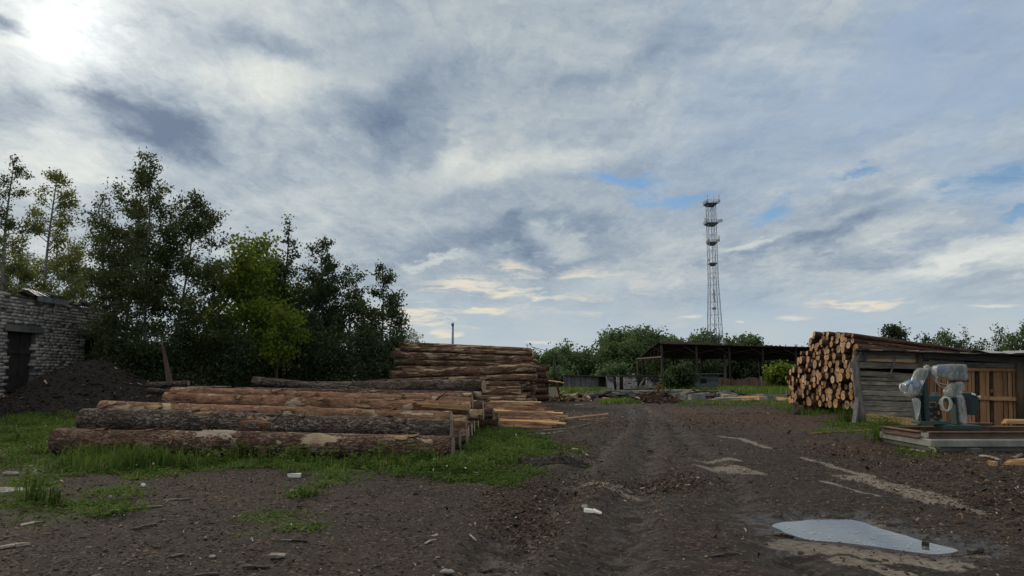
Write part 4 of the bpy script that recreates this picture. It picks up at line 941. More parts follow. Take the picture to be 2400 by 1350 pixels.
# ------------------------------------------------------------------ plank shed on the right
def SY(x): return 20.6 - .15 * (x - 9.7)
sh = empty('plank_shed', (9.7, 20.6, 0), 'low weathered plank shed with a sagging roof and orange boarded doors', 'shed')
def sp(px, py, off=0.0):                 # a spot on the shed's front
    a = (px - CX) / F; Y_ = (20.6 + .15 * 9.7) / (1 + .15 * a); v = P(px, py, Y_); return v + Vector((-.147, -.989, 0)) * off
def board(mb, x0, y0, x1, y1, h0, h1, off, th=.03, jit=.006):
    """one board; h in photo pixels"""
    n = 6; vs = []; fs = []
    w = [random.gauss(0, .5) for _ in range(n)]; w2 = [random.gauss(0, .6) for _ in range(n)]
    for i in range(n):
        u = i / (n - 1); px = x0 + (x1 - x0) * u; pt = y0 + (y1 - y0) * u + w[i] * .8; pb_ = pt + h0 + (h1 - h0) * u + w2[i] * .5
        for yy_, oo in ((pt, off), (pb_, off), (pb_, off - th), (pt, off - th)): vs.append(sp(px, yy_, oo))
    for i in range(n - 1):
        for k in range(4): fs.append((i * 4 + k, i * 4 + (k + 1) % 4, i * 4 + 4 + (k + 1) % 4, i * 4 + 4 + k))
    fs += [(3, 2, 1, 0), tuple((n - 1) * 4 + k for k in range(4))]
    mb.add(vs, fs)
def vboard(mb, x0, x1, y0, y1, lean, off, th=.03):
    vs = []
    for yy_, dx in ((y0, 0), (y1, lean)):
        for xx, oo in ((x0, off), (x1, off), (x1, off - th), (x0, off - th)): vs.append(sp(xx + dx + random.gauss(0, .3), yy_ + random.gauss(0, .8), oo))
    mb.add(vs, [(0, 1, 2, 3), (7, 6, 5, 4), (0, 4, 5, 1), (1, 5, 6, 2), (2, 6, 7, 3), (3, 7, 4, 0)])
mb = MB()
y0_, y1_ = 869, 876
for i, hgt in enumerate((14, 9, 10, 12, 13, 11, 14, 12, 11, 10)):
    xl = 2011 + i * 1.5
    board(mb, xl, y0_, 2148, y1_, hgt - 1.9, hgt - 1.7, .02 + random.uniform(-.015, .015)); y0_ += hgt; y1_ += hgt - .6
for i, (a, e, h_) in enumerate(((818, 823, 12), (831, 835, 8), (838, 842, 8))): board(mb, 2002, a, 2160, e, h_, h_, -.03)
mb.build('plank_wall', M['wood_grey'], sh)
for q_ in ((2018, 967, 2150, 981, 10, 9, .03), (2021, 978, 2150, 990, 9, 9, .035), (2032, 841, 2147, 843, 6, 6, -.01), (2180, 842, 2240, 846, 9, 8, -.02)):
    mb = MB(); board(mb, *q_); w_ = mb.build('board', M['wood_fresh'], sh); w_['label'] = 'new pale board'
mb = MB(); board(mb, 1990, 848, 2152, 852, 14, 13, .08, .05); board(mb, 2152, 836, 2260, 840, 8, 9, .0); board(mb, 2155, 846, 2400, 852, 12, 12, .05, .05); board(mb, 2400, 852, 2700, 862, 12, 12, .05, .05)
mb.build('beam', M['wood_grey'], sh)
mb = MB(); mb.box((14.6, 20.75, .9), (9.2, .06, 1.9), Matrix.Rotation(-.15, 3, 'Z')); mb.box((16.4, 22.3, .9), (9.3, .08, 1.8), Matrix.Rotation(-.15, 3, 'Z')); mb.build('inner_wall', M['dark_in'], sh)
mb = MB(); mb.tube([sp(2003, 842, .02), sp(2006, 880, .05), sp(2009, 920, .07), sp(2014, 960, .09), sp(2018, 988, .1)], [.1, .1, .105, .11, .12], 10); mb.build('corner_post', M['wood_greyv'], sh)
mb = MB(); mb.tube([sp(2154, 830, .03), sp(2156, 992, .03)], [.08, .09], 8); mb.build('post', M['wood_brown'], sh); mb = MB(); mb.tube([sp(2386, 848, .05), sp(2391, 1002, .06)], [.1, .11], 9); mb.build('post', M['wood_brown'], sh)
for (x0, y0, x1, y1, lb) in ((2098, 826, 2084, 879, 'a'), (2017, 820, 2006, 846, 'b'), (2022, 822, 2026, 848, 'c')):
    mb = MB(); mb.bar(sp(x0, y0, .12), sp(x1, y1, .1), .07, .03, jit=.004); mb.build('brace', M['wood_greyv'], sh)
mb = MB(); mb.bar(sp(2004, 932, .2), sp(1983, 988, .7), .1, .05, jit=.01); setp(mb.build('leaning_post', M['wood_greyv'], origin=sp(1983, 988, .7)), 'grey prop leaning against the left corner post of the plank shed', 'post')
dr = MB(); x = 2160.0
wd = [11, 8, 12, 7, 9, 13, 10, 9, 7, 12, 11, 8, 9, 10, 14, 10, 8, 22, 12, 11, 12, 10]
bark_b = MB()
for i, w in enumerate(wd):
    t_ = bark_b if i in (8, 13, 16) else dr
    vboard(t_, x, x + w - (1.4 if i % 3 else 2.6), 868 + random.uniform(-2, 2), 1002, (i - 6) * .3, .0 + random.uniform(-.012, .012)); x += w
for i in range(20):
    vboard(dr, 2412 + i * 14, 2412 + i * 14 + 12, 864, 1002, 0, .0)
d1 = dr.build('boarded_door', M['wood_orange'], sh); d2 = bark_b.build('waney_board', M['bark_red'], sh)
mb = MB(); board(mb, 2290, 928, 2392, 931, 9, 9, .06, .05); board(mb, 2165, 860, 2385, 864, 7, 7, .05, .04); mb.build('door_ledge', M['wood_orange'], sh)
mb = MB()                                # roof: overlapping worn sheets with a ragged front edge
RX = np.linspace(9.5, 22, 40); bk = lambda x: x + 1.15 * (1 - (x - 9.5) / 12.5)
for i in range(39):
    x0, x1 = RX[i], RX[i + 1]; z0, z1 = 2.1 - .042 * (x0 - 9.5) + random.uniform(-.015, .015), 2.1 - .042 * (x1 - 9.5) + random.uniform(-.015, .015)
    yf = .42 + random.uniform(-.08, .06)
    mb.add([Vector((x0, SY(x0) - yf, z0)), Vector((x1 + .02, SY(x1) - yf + random.uniform(-.05, .05), z1)), Vector((bk(x1) + .02, SY(x1) + 2.2, z1 - .14)), Vector((bk(x0), SY(x0) + 2.2, z0 - .14)),
            Vector((x0, SY(x0) - yf, z0 - .035)), Vector((x1 + .02, SY(x1) - yf, z1 - .035)), Vector((bk(x1) + .02, SY(x1) + 2.2, z1 - .175)), Vector((bk(x0), SY(x0) + 2.2, z0 - .175))],
           [(0, 1, 2, 3), (7, 6, 5, 4), (0, 4, 5, 1), (1, 5, 6, 2), (2, 6, 7, 3), (3, 7, 4, 0)])
mb.build('roof', M['wood_grey'], sh)
mb = MB(); board(mb, 2160, 823, 2700, 856, 16, 16, .1, .04); mb.build('fascia', M['wood_dark'], sh)
mb = MB(); n = 26
for i in range(n):
    for j in range(5):
        x_ = 12.6 + i * .16; mb.v.append((x_, SY(x_) - .56 + j * .35, 2.1 - .042 * (x_ - 9.5) + (.06 if j else -.02) + abs(random.gauss(0, .03)) - .02 * j + (.08 if i > 8 and j > 0 else 0)))
for i in range(n - 1):
    for j in range(4): mb.f.append((i * 5 + j, i * 5 + 5 + j, i * 5 + 6 + j, i * 5 + 1 + j)); mb.mi.append(0); mb.sm.append(True)
o = mb.build('plastic_sheet', M['foam'], origin=(13, 18, 2)); setp(o, 'crumpled white plastic sheet thrown over the plank shed roof', 'plastic sheet')
mb = MB(); mb.tube([P(2187, 808, 23.2), P(2290, 829, 22.5)], .03, 6); setp(mb.build('pole', M['rust_dark'], origin=P(2187, 808, 23.2)), 'thin dark pole lying aslant on the plank shed roof', 'pole')
# ------------------------------------------------------------------ concrete pad and saw frame
pad = empty('concrete_pad', (7.9, 13.6, 0), 'grey cast concrete slab carrying the green saw machine', 'slab')
XP = P(2180, 1050, 13.6).x
mb = MB(); mb.box((XP + 4, 14.5, .145), (8, 1.85, .13), jit=.012); mb.build('upper_course', M['concrete'], pad, bevel=.015)
mb = MB(); mb.box((XP + 4.02, 14.52, .035), (7.97, 1.8, .088), jit=.012); mb.build('lower_course', M['concrete_dark'], pad, bevel=.012)
ZT = .21
def ibeam(name, a, e, hgt, w, label, cat='beam', group='rusty beams on the concrete slab', mat='rust'):
    mb = MB(); a, e = Vector(a), Vector(e); up = Vector((0, 0, 1))
    mb.bar(a + up * .012, e + up * .012, w, .018); mb.bar(a + up * (hgt - .012), e + up * (hgt - .012), w, .018); mb.bar(a + up * hgt / 2, e + up * hgt / 2, .016, hgt - .044)
    L = (e - a).length; d = (e - a).normalized()
    for k in range(1, int(L / 1.0) + 1): mb.bar(a + d * (k * 1.0 - .3) + up * .024, a + d * (k * 1.0 - .3) + up * (hgt - .024), .02, w * .9, up=d)
    return setp(mb.build(name, M[mat], origin=a), label, cat, group)
ibeam('steel_beam', (XP + .12, 13.83, ZT), (XP + 7.5, 13.83, ZT), .125, .12, 'rusty steel beam running along the front of the concrete slab')
ibeam('steel_beam', (XP + .02, 13.92, ZT), (XP - .0, 15.3, ZT), .125, .12, 'rusty steel beam along the left side of the concrete slab')
ibeam('steel_beam', (XP + .1, 15.25, ZT), (XP + 7.5, 15.25, ZT), .125, .12, 'rusty steel beam along the back of the concrete slab')
ibeam('steel_beam', (XP + .95, 14.9, ZT + .127), (XP + 2.0, 14.9, ZT + .127), .09, .1, 'short rusty channel lying crosswise behind the green machine')
mb = MB(); 
for i in range(4): mb.bar(P(2352 + i * 2, 991 - i * 2.5, 14.9), P(2420, 991 - i * 2, 14.85), .14, .025, jit=.01)
setp(mb.build('board_stack', M['wood_fresh'], origin=P(2352, 991, 14.9)), 'few broken pale boards lying on the far beam at the right edge', 'boards')
mb = MB(); mb.tube([G(2190, 1049) + Vector((0, 0, .07)), G(2192, 1049) + Vector((5, .0, .075))], .035, 8); setp(mb.build('steel_pipe', M['wood_grey'], origin=G(2190, 1049)), 'long pale rail resting along the foot of the concrete slab', 'rail')
for px, lb in ((2284, 'grey block under the pale rail before the concrete slab'),):
    c = G(px, 1060); mb = MB(); mb.box(c + Vector((0, 0, .02)), (.2, .16, .1), jit=.01); setp(mb.build('concrete_block', M['concrete_dark'], origin=c), lb, 'block', bevel if False else None)
c = G(2064, 1032); mb = MB(); mb.box(c + Vector((0, .1, .05)), (.27, .2, .12), jit=.015); setp(mb.build('concrete_block', M['concrete_dark'], origin=c), 'loose dark concrete block left of the big concrete slab', 'block')
c = G(2328, 1094); mb = MB(); mb.box(c + Vector((0, 0, .04)), (.09, .09, .09), Matrix.Rotation(.3, 3, 'Z'), jit=.01); setp(mb.build('wood_block', M['wood_fresh'], origin=c), 'small wooden cube on the earth below the concrete slab', 'block')
c = G(2375, 1092); mb = MB()
for i in range(4): mb.bar(c + Vector((-.2 + i * .06, .05 * i - .1, .02 + .02 * i)), c + Vector((.2 + i * .02, .04 * i - .06, .025 + .02 * i)), .09, .02, jit=.01)
setp(mb.build('board_scraps', M['wood_fresh'], origin=c), 'little heap of pale board scraps at the lower right', 'scraps')
# the machine: two green posts on shoes, a beam between, a band-wheel guard, motor and gearbox under film
mc = empty('saw_machine', P(2210, 1000, 14.55), 'dark green saw machine with its motors wrapped in clear plastic film', 'machine')
def m_(px, py, off=0.0): return P(px, py, 14.55 - off)
def mbox(mb, x0, y0, x1, y1, o0, o1, mi=0):
    """box seen from (x0,y0) to (x1,y1), from o0 to o1 nearer the camera"""
    a, e = P(x0, y0, 14.55 - (o0 + o1) / 2), P(x1, y1, 14.55 - (o0 + o1) / 2); mb.box((a + e) / 2, (abs(e.x - a.x), abs(o1 - o0), abs(e.z - a.z)), mi=mi)
mb = MB(); mbox(mb, 2158, 876, 2175, 990, -.12, .06); mbox(mb, 2153, 930, 2158.5, 988, -.02, .03); w_ = mb.build('post', M['green_dark'], mc, bevel=.006)
mb = MB(); mbox(mb, 2231, 930, 2250, 994, -.1, .1); mb.build('post', M['pipe_blue'] if False else M['green_metal'], mc, bevel=.006)
mb = MB(); mbox(mb, 2171, 928, 2234, 941, -.06, .04); mb.build('cross_beam', M['green_metal'], mc, bevel=.006)
mb = MB(); mbox(mb, 2157, 867, 2176, 880, -.12, .09); mb.build('head', M['green_metal'], mc, bevel=.006)
mb = MB(); mbox(mb, 2145, 986, 2216, 993.5, -.2, .12); mb.build('foot', M['green_metal'], mc, bevel=.005)
mb = MB(); mbox(mb, 2199, 996, 2288, 1003.5, -.1, .25); mb.build('foot', M['green_metal'], mc, bevel=.005)
mb = MB(); mbox(mb, 2166, 932, 2168, 984, .06, .075); mbox(mb, 2142, 926, 2157, 984, -.25, -.05); mb.build('side_plate', M['green_dark'], mc)
# octagonal wheel guard with thickness
oc = [(2257, 921), (2286, 920), (2294, 932), (2295, 955), (2286, 973), (2262, 972), (2254, 957), (2252, 936)]
mb = MB(); mb.prism([P(x, y, 14.45) for x, y in oc], (0, .2, 0)); wg = mb.build('wheel_guard', M['green_dark'], mc, bevel=.01)
mb = MB(); mb.prism([P(2263 + (x - 2273) * .5 + 3, 948 + (y - 946) * .62, 14.44) for x, y in oc], (0, .008, 0)); mbox(mb, 2256, 960, 2272, 962, .1, .14); mbox(mb, 2258, 966, 2276, 968, .1, .13); mb.build('guard_opening', M['black_metal'], wg)
mb = MB(); mb.tube([P(2290, 930, 14.42), P(2297, 928, 14.4), P(2296, 934, 14.4)], .012, 6); mb.tube([P(2277, 923, 14.44), P(2286, 926, 14.42)], .02, 6); mb.build('lever', M['white_paint'], wg)
# tilted motor on the left
a, e = P(2122, 909, 14.75), P(2150, 898, 14.45)
def drum(mb, a, e, r_, n=20):
    d = (Vector(e) - Vector(a)); mb.tube([a + d * t for t in (0, .04, .5, .96, 1)], [r_ * .86, r_, r_, r_, r_ * .86], n)
mb = MB(); drum(mb, a, e, .105); mo = mb.build('motor', M['blue_paint'], mc)
mb = MB(); d = (e - a).normalized(); mb.tube([a - d * .05, a - d * .045, a + d * .01], [.09, .11, .115], 20); mb.build('fan_cowl', M['dish'], mo)
for k in range(5):
    pass
# right-hand motor inside the film box
a, e = P(2193, 869, 14.6), P(2226, 866, 14.5)
mb = MB(); drum(mb, a, e, .085); mo2 = mb.build('motor', M['blue_paint'], mc)
mb = MB(); mb.tube([a + Vector((-.03, 0, 0)), a + Vector((.01, 0, 0))], [.08, .09], 18); mb.build('fan_cowl', M['dish'], mo2)
mb = MB(); mbox(mb, 2226, 858, 2258, 890, -.1, .12); mb.build('gear_box', M['green_metal'], mc)
mb = MB(); mbox(mb, 2226, 889, 2262, 895, -.12, .12); mb.build('shelf', M['rust_dark'], mc)
mb = MB(); mbox(mb, 2233, 894, 2246, 932, -.05, .04); mb.build('column', M['green_dark'], mc)
# wires
mb = MB(); mb.tube([m_(2190, 890, .1), m_(2200, 903, .14), m_(2212, 910, .14), m_(2222, 908, .12)], .008, 6); mb.tube([m_(2195, 888, .1), m_(2197, 896, .16), m_(2204, 899, .15), m_(2221, 902, .1)], .007, 6); mb.tube([m_(2222, 888, .08), m_(2221, 900, .1), m_(2216, 912, .1)], .007, 6); mb.build('wire', M['cable'], mc)
mb = MB(); 
for (x, y, r_) in ((2184, 948, .05), (2192, 958, .06), (2199, 950, .05), (2188, 970, .06), (2200, 975, .05), (2180, 975, .05), (2194, 984, .05), (2183, 960, .04)): mbox(mb, x - 5, y - 4, x + 5, y + 5, -.1, .02)
mb.tube([m_(2176, 955, .0), m_(2190, 965, .05), m_(2202, 958, .02), m_(2206, 975, .0)], .012, 6); mb.build('drive_unit', M['black_metal'], mc)
mb = MB(); mbox(mb, 2187, 919, 2197, 929, -.05, .03); mb.build('bracket', M['pipe_blue'], mc)
# coil of cable hanging on the beam
co_ = empty('cable_coil', m_(2217, 936, .16), 'coil of white cable hanging from the beam of the green machine', 'cable')
mb = MB(); cc = m_(2217, 946, .18)
for k in range(7):
    ra, rb = .075 + .012 * (k % 4) + random.uniform(-.008, .008), .125 + .01 * (k % 3) + random.uniform(-.012, .012)
    dx, dz = random.uniform(-.015, .015), random.uniform(-.02, .01)
    mb.tube([cc + Vector((dx + ra * math.cos(t), .006 * k - .02, dz + rb * math.sin(t) + .1 * ra * math.cos(2 * t))) for t in np.linspace(0, 6.283, 22)], .0075, 6, cap=False)
mb.tube([cc + Vector((-.11, 0, -.11)), cc + Vector((-.05, -.01, -.13)), cc + Vector((.03, -.01, -.12)), cc + Vector((.07, 0, -.02)), cc + Vector((.08, 0, .12))], .009, 6)
mb.tube([m_(2217, 956, .15), m_(2216, 975, .12), m_(2216, 992, .1)], .004, 5)
mb.build('loops', M['cable'], co_)
# plastic film: crumpled shells draped on the parts
def film(name, rings, label, n=24, amp=.02, seed=1, parent=None, close=True, sqp=-.45):
    """rings: list of (centre, half width x, half depth y, half height z, axis) swept along"""
    q_ = np.random.default_rng(seed); vs = []; fs = []
    ph = q_.uniform(0, 6.28, 5); fr = q_.integers(3, 9, 5)
    for i, (c, ra, rb, e1, e2) in enumerate(rings):
        c, e1, e2 = Vector(c), Vector(e1), Vector(e2)
        for k in range(n):
            t = 6.283 * k / n; w = 1 + sum(math.sin(fr[j] * t + ph[j] + i * .7 * (j - 2)) for j in range(5)) * amp + q_.normal(0, amp * .25)
            sq = max(abs(math.cos(t)), abs(math.sin(t))) ** sqp
            vs.append(c + e1 * (ra * math.cos(t) * w * sq) + e2 * (rb * math.sin(t) * w * sq))
    for i in range(len(rings) - 1):
        for k in range(n): fs.append((i * n + k, i * n + (k + 1) % n, (i + 1) * n + (k + 1) % n, (i + 1) * n + k))
    if close: fs += [tuple(reversed(range(n))), tuple((len(rings) - 1) * n + k for k in range(n))]
    mb = MB(); mb.add(vs, fs, 0, True); o = mb.build(name, M['plastic'], origin=rings[0][0]); sb = o.modifiers.new('smooth', 'SUBSURF'); sb.levels = sb.render_levels = 1
    return setp(o, label, 'plastic film', 'plastic film on the saw machine')
EX, EY, EZ = (1, 0, 0), (0, 1, 0), (0, 0, 1)
u = .0085
film('plastic_wrap', [(m_(x, y, 0), a * u, .13 if i else .1, EZ, EY) for i, (x, y, a) in enumerate(((2189, 869, 8), (2193, 869, 13), (2202, 870, 15), (2214, 872, 18), (2226, 873, 20), (2240, 874, 20), (2255, 874, 20), (2262, 874, 19)))], 'boxy clear film tied over the blue motor at the top right of the machine', amp=.01, seed=2, sqp=-.95)
film('plastic_wrap', [(m_(x, y, .05), a * u, .1, EX, EY) for (x, y, a) in ((2244, 893, 10), (2242, 900, 15), (2238, 908, 19), (2234, 918, 22), (2232, 926, 17), (2228, 934, 12))], 'greyish crumpled film bag hanging below the boxy wrapped motor', amp=.05, seed=3)
film('plastic_wrap', [(m_(x, y, .12), a * u, .05, EX, EY) for (x, y, a) in ((2249, 924, 6), (2251, 936, 8), (2254, 950, 8), (2256, 966, 9), (2257, 982, 9), (2258, 996, 10))], 'long strip of film trailing down the right post to its foot', amp=.07, seed=4)
film('plastic_wrap', [(m_(x, y, .05), a * u, b__ * u, EX, EY) for (x, y, a, b__) in ((2163, 862, 9, 10), (2161, 866, 13, 13), (2156, 876, 15, 13), (2151, 890, 15, 13), (2146, 905, 14, 12), (2142, 918, 13, 10), (2140, 928, 9, 8))], 'greenish film draped from the top of the left post over the tilted motor', amp=.05, seed=5)
film('plastic_wrap', [(m_(x, y, .02), a * u, .08, EZ, EY) for (x, y, a) in ((2166, 862, 7), (2174, 864, 8), (2182, 871, 9), (2190, 878, 9), (2196, 884, 6))], 'twisted film rope joining the left post to the boxy wrapped motor', amp=.08, seed=6)
film('plastic_wrap', [(m_(x, y, .06), a * u, .05, EX, EY) for (x, y, a) in ((2145, 932, 8), (2148, 942, 8), (2149, 955, 7), (2150, 966, 4), (2148, 976, 2), (2149, 986, 1.5))], 'narrow tail of film hanging at the left of the left post', amp=.07, seed=7)
film('plastic_wrap', [(m_(x, y, -.1), a * u, .12, EZ, EY) for (x, y, a) in ((2117, 911, 10), (2120, 910, 15), (2130, 907, 15.5), (2142, 902, 15), (2148, 899, 13))], 'tight clear film round the tilted blue motor at the left', amp=.02, seed=8)
film('plastic_wrap', [(m_(x, y, 0), a * u, .05, EX, EY) for (x, y, a) in ((2124, 918, 6), (2127, 925, 7), (2130, 931, 5))], 'small crumpled end of film under the tilted blue motor', amp=.1, seed=9)
# ------------------------------------------------------------------ far yard
def zf(y): return zb(0, y)
# grey sheds and the ruin
YS = 98.0; zs = zf(YS)
def fp(px, py, Y_): return P(px, py, Y_)
s1 = empty('board_shed', fp(1365, 912, YS), 'far grey shed of upright boards at the left of the ruin', 'shed')
mb = MB(); x0, x1 = fp(1326, 900, YS).x, fp(1402, 900, YS).x; zt = fp(1326, 879, YS).z; zr = fp(1402, 883, YS).z
n = 34
for i in range(n):
    u = (i + .5) / n; xx = x0 + (x1 - x0) * u; z1 = zt + (zr - zt) * u; mb.box((xx, YS + random.uniform(-.02, .02), (zs + z1) / 2 - .1), ((x1 - x0) / n - .02, .05, z1 - zs + .2))
mb.build('wall', M['wood_greyv'], s1)
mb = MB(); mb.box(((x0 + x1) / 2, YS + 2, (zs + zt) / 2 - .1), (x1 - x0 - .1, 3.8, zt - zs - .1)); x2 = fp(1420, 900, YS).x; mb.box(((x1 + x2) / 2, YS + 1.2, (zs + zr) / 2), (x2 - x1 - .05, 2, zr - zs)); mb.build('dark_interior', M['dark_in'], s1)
mb = MB(); mb.bar((x0 - .25, YS + 1.8, zt + .05), (x2 + .2, YS + 1.8, zr + .02), 4.4, .12); mb.bar((x1, YS - .1, zr - .1), (x1, YS - .1, zs), .18, .1); mb.build('roof', M['wood_dark'], s1)
mb = MB(); a = fp(1323, 880, YS - .05); mb.bar(a, (a.x, a.y, zs), .28, .1); mb.build('corner_board', M['wood_grey'], s1)
ru = empty('ruined_building', fp(1490, 912, 97), 'ruined white brick building with collapsed walls and fallen beams', 'building')
def pan(pts, Y_, th, name, mat, parent):
    mb = MB(); mb.prism([P(x, y, Y_) for x, y in pts], (0, th, 0)); return mb.build(name, M[mat], parent)
pan([(1424, 914), (1421, 884), (1430, 880), (1437, 886), (1440, 915)], 97, .4, 'wall', 'brick_far', ru)
pan([(1446, 914), (1445, 880), (1452, 878), (1452, 914)], 97.1, .4, 'wall', 'brick_far', ru)
V, Fq, lv = bricks(tuple(fp(1461, 911, 96.6)), (1, 0, 0), 1.85, lambda u: 2.05 - .25 * (u > 1.4), [], bl=.45, bh=.17, seed=31, rag=.5, mort=.03, miss=.05)
quads('wall', V, Fq, M['brick_far'], ru, attr=lv)
pan([(1462, 912), (1461, 880), (1476, 878), (1490, 882), (1486, 896), (1490, 912)], 96.95, .3, 'wall', 'brick_far', ru)
pan([(1514, 908), (1516, 882), (1524, 879), (1533, 890), (1537, 912), (1528, 910)], 97, .4, 'wall', 'brick_far', ru)
pan([(1535, 912), (1532, 903), (1543, 897), (1553, 902), (1554, 912)], 97.6, .4, 'wall', 'sand', ru)
mb = MB(); mb.box(fp(1490, 896, 100.5), (8.2, .3, 2.0)); mb.box(fp(1437, 897, 99.5), (1.2, .3, 1.9)); mb.build('dark_interior', M['dark_in'], ru)
for (xa, ya, xb, yb) in ((1490, 884, 1556, 881), (1494, 889, 1552, 887), (1520, 880, 1541, 906), (1500, 905, 1511, 884), (1530, 902, 1556, 892), (1480, 911, 1520, 903), (1496, 912, 1540, 905), (1428, 888, 1444, 893), (1470, 879, 1475, 873), (1420, 881, 1562, 881)):
    mb = MB(); mb.bar(fp(xa, ya, 96.4 + random.uniform(0, .8)), fp(xb, yb, 96.2 + random.uniform(0, .8)), .22, .2, jit=.03); mb.build('beam', M['wood_dark'] if ya < 890 else M['wood_grey'], ru)
s2 = empty('plank_hut', fp(1650, 914, 94), 'far slate grey plank hut with one small square window', 'hut')
x0, x1 = fp(1618, 900, 94).x, fp(1684, 900, 94).x; z0 = zf(94); zt = fp(1618, 879, 94).z
mb = MB(); nb_ = 11
for i in range(nb_):
    hgt = (zt - z0) / nb_; mb.box(((x0 + x1) / 2, 94 + random.uniform(-.02, .02), z0 + hgt * (i + .5)), (x1 - x0, .06, hgt - .02))
mb.box(((x0 + x1) / 2 + .05, 96, (z0 + zt) / 2), (x1 - x0 - .2, 3.8, zt - z0 - .02))
for xx in (fp(1642, 900, 94).x, fp(1664, 900, 94).x): mb.box((xx, 93.95, (z0 + zt) / 2), (.07, .05, zt - z0))
mb.build('wall', M['wood_slate'], s2)
mb = MB(); a, e = fp(1641, 887, 93.95), fp(1656, 898, 93.95); mb.box((a + e) / 2, (e.x - a.x, .06, a.z - e.z)); mb.build('window', M['dark_in'], s2)
mb = MB(); mb.bar(fp(1604, 877, 95.8), fp(1686, 876, 95.8), 4.4, .12); mb.build('roof', M['wood_dark'], s2)
# dark board fence behind
fe = empty('board_fence', fp(1760, 908, 112), 'dark far board fence running under the open canopy', 'fence')
mb = MB(); x0, x1 = fp(1672, 900, 112).x, fp(2150, 900, 112).x; n = 110
for i in range(n):
    xx = x0 + (x1 - x0) * (i + .5) / n; hh_ = 1.5 + random.uniform(-.12, .08) + .15 * math.sin(i * .4); mb.box((xx, 112 + random.uniform(-.03, .03), -.8 + hh_ / 2), ((x1 - x0) / n - random.uniform(.01, .06), .05, hh_))
mb.build('boards', M['wood_brown'], fe)
for i in range(14):
    xx = x0 + (x1 - x0) * (i + .3) / 14; mb = MB(); mb.box((xx, 111.9, -.05), (.14, .12, 1.6)); mb.build('post', M['wood_greyv'], fe)
# open canopy
ca = empty('open_canopy', fp(1700, 909, 115), 'long open storage canopy on steel columns with a dark sagging roof', 'canopy')
YF, YR = 115.0, 132.0; zc = -.8
fx = [fp(p_, 850, YF).x for p_ in (1552, 1633, 1710, 1788, 1866, 1945, 2024)]; rx = [x_ - .0 for x_ in fx]
ztop = lambda x_: fp(CX + x_ / YF * F, np.interp(CX + x_ / YF * F, [1545, 1640, 1700, 1800, 1900, 2100], [805, 809, 811, 813, 816, 822]), YF).z
zrear = lambda x_: 4.15 - .012 * (x_ - fx[0])
for x_ in fx:
    mb = MB(); mb.box((x_, YF, (zc + ztop(x_)) / 2), (.3, .3, ztop(x_) - zc)); mb.build('column', M['rust_dark'], ca)
    mb = MB(); mb.box((x_, YR, (zc + zrear(x_)) / 2), (.28, .28, zrear(x_) - zc)); mb.build('column', M['rust_dark'], ca)
    mb = MB()
    zl = zrear(x_) + .25                 # truss: level tie, raking top, struts
    mb.bar((x_, YF, zl - .3), (x_, YR, zl - .3), .14, .16); mb.bar((x_, YF, ztop(x_) - .12), (x_, YR, zl - .12), .14, .16)
    for k in range(1, 5):
        t_ = k / 5; y_ = YF + (YR - YF) * t_; zt_ = ztop(x_) + (zl - ztop(x_)) * t_; mb.bar((x_, y_, zl - .3), (x_, y_ - 1.9, zt_ + .2), .1, .1)
    mb.bar((x_, YF - .02, zl + .2), (x_ - 2.0, YF - .02, ztop(x_) - .1), .18, .14); mb.build('truss', M['rust_dark'], ca)
for i in range(len(fx) - 1):
    mb = MB(); mb.tube([(fx[i], YF - .1, zrear(fx[i]) + .5), (fx[i + 1], YF - .1, ztop(fx[i + 1]) - .2)], .045, 5); mb.tube([(fx[i], YF + .1, ztop(fx[i]) - .5), (fx[i + 1], YF + .1, zrear(fx[i + 1]) + .3)], .035, 5); mb.build('brace_rod', M['rust_dark'], ca)
mb = MB(); nr = 190; xa, xb = fx[0] - .5, fx[-1] + 2
vs = []
for i in range(nr):
    x_ = xa + (xb - xa) * i / (nr - 1); w = .07 * math.sin(i * 1.571); sg = -.12 * math.sin(max(0, min(1, (x_ - fx[0]) / 5.3)) * math.pi) + vnoise(np.array([x_ * 1.0]), np.array([3.0]), .4, 77, 2)[0] * .35
    jag = random.uniform(-.25, .25)
    for (y_, z_) in ((YF - .7 + jag, ztop(x_) + .16 + w + sg), ((YF + YR) / 2, (ztop(x_) + zrear(x_)) / 2 + .3 + w + sg * .6), (YR + .8, zrear(x_) + .1 + w)): vs.append((x_, y_, z_))
mb.add(vs, [(i * 3 + k, i * 3 + 3 + k, i * 3 + 4 + k, i * 3 + 1 + k) for i in range(nr - 1) for k in range(2)], 0, True)
o = mb.build('roof', M['corrugated'], ca); so = o.modifiers.new('thick', 'SOLIDIFY'); so.thickness = .05
mb = MB(); mb.bar((fx[0] - .4, YF - .75, ztop(fx[0]) + .1), (fx[1] + 1, YF - .75, ztop(fx[1]) + .2), .06, .35, jit=.05); mb.bar((fx[1] + 1, YF - .72, ztop(fx[1]) + .05), (fx[-1] + 2, YF - .72, ztop(fx[-1]) + .05), .06, .16); mb.build('fascia', M['wood_brown'], ca)
mb = MB(); mb.box((fx[0] - 1.0, YR - .2, (zc + 4.1) / 2), (.25, .25, 4.1 - zc)); mb.bar((fx[0] - 1.0, YR - .2, 4.1), (fx[0], YF, zrear(fx[0]) - .1), .2, .2); mb.build('column', M['rust'], ca)
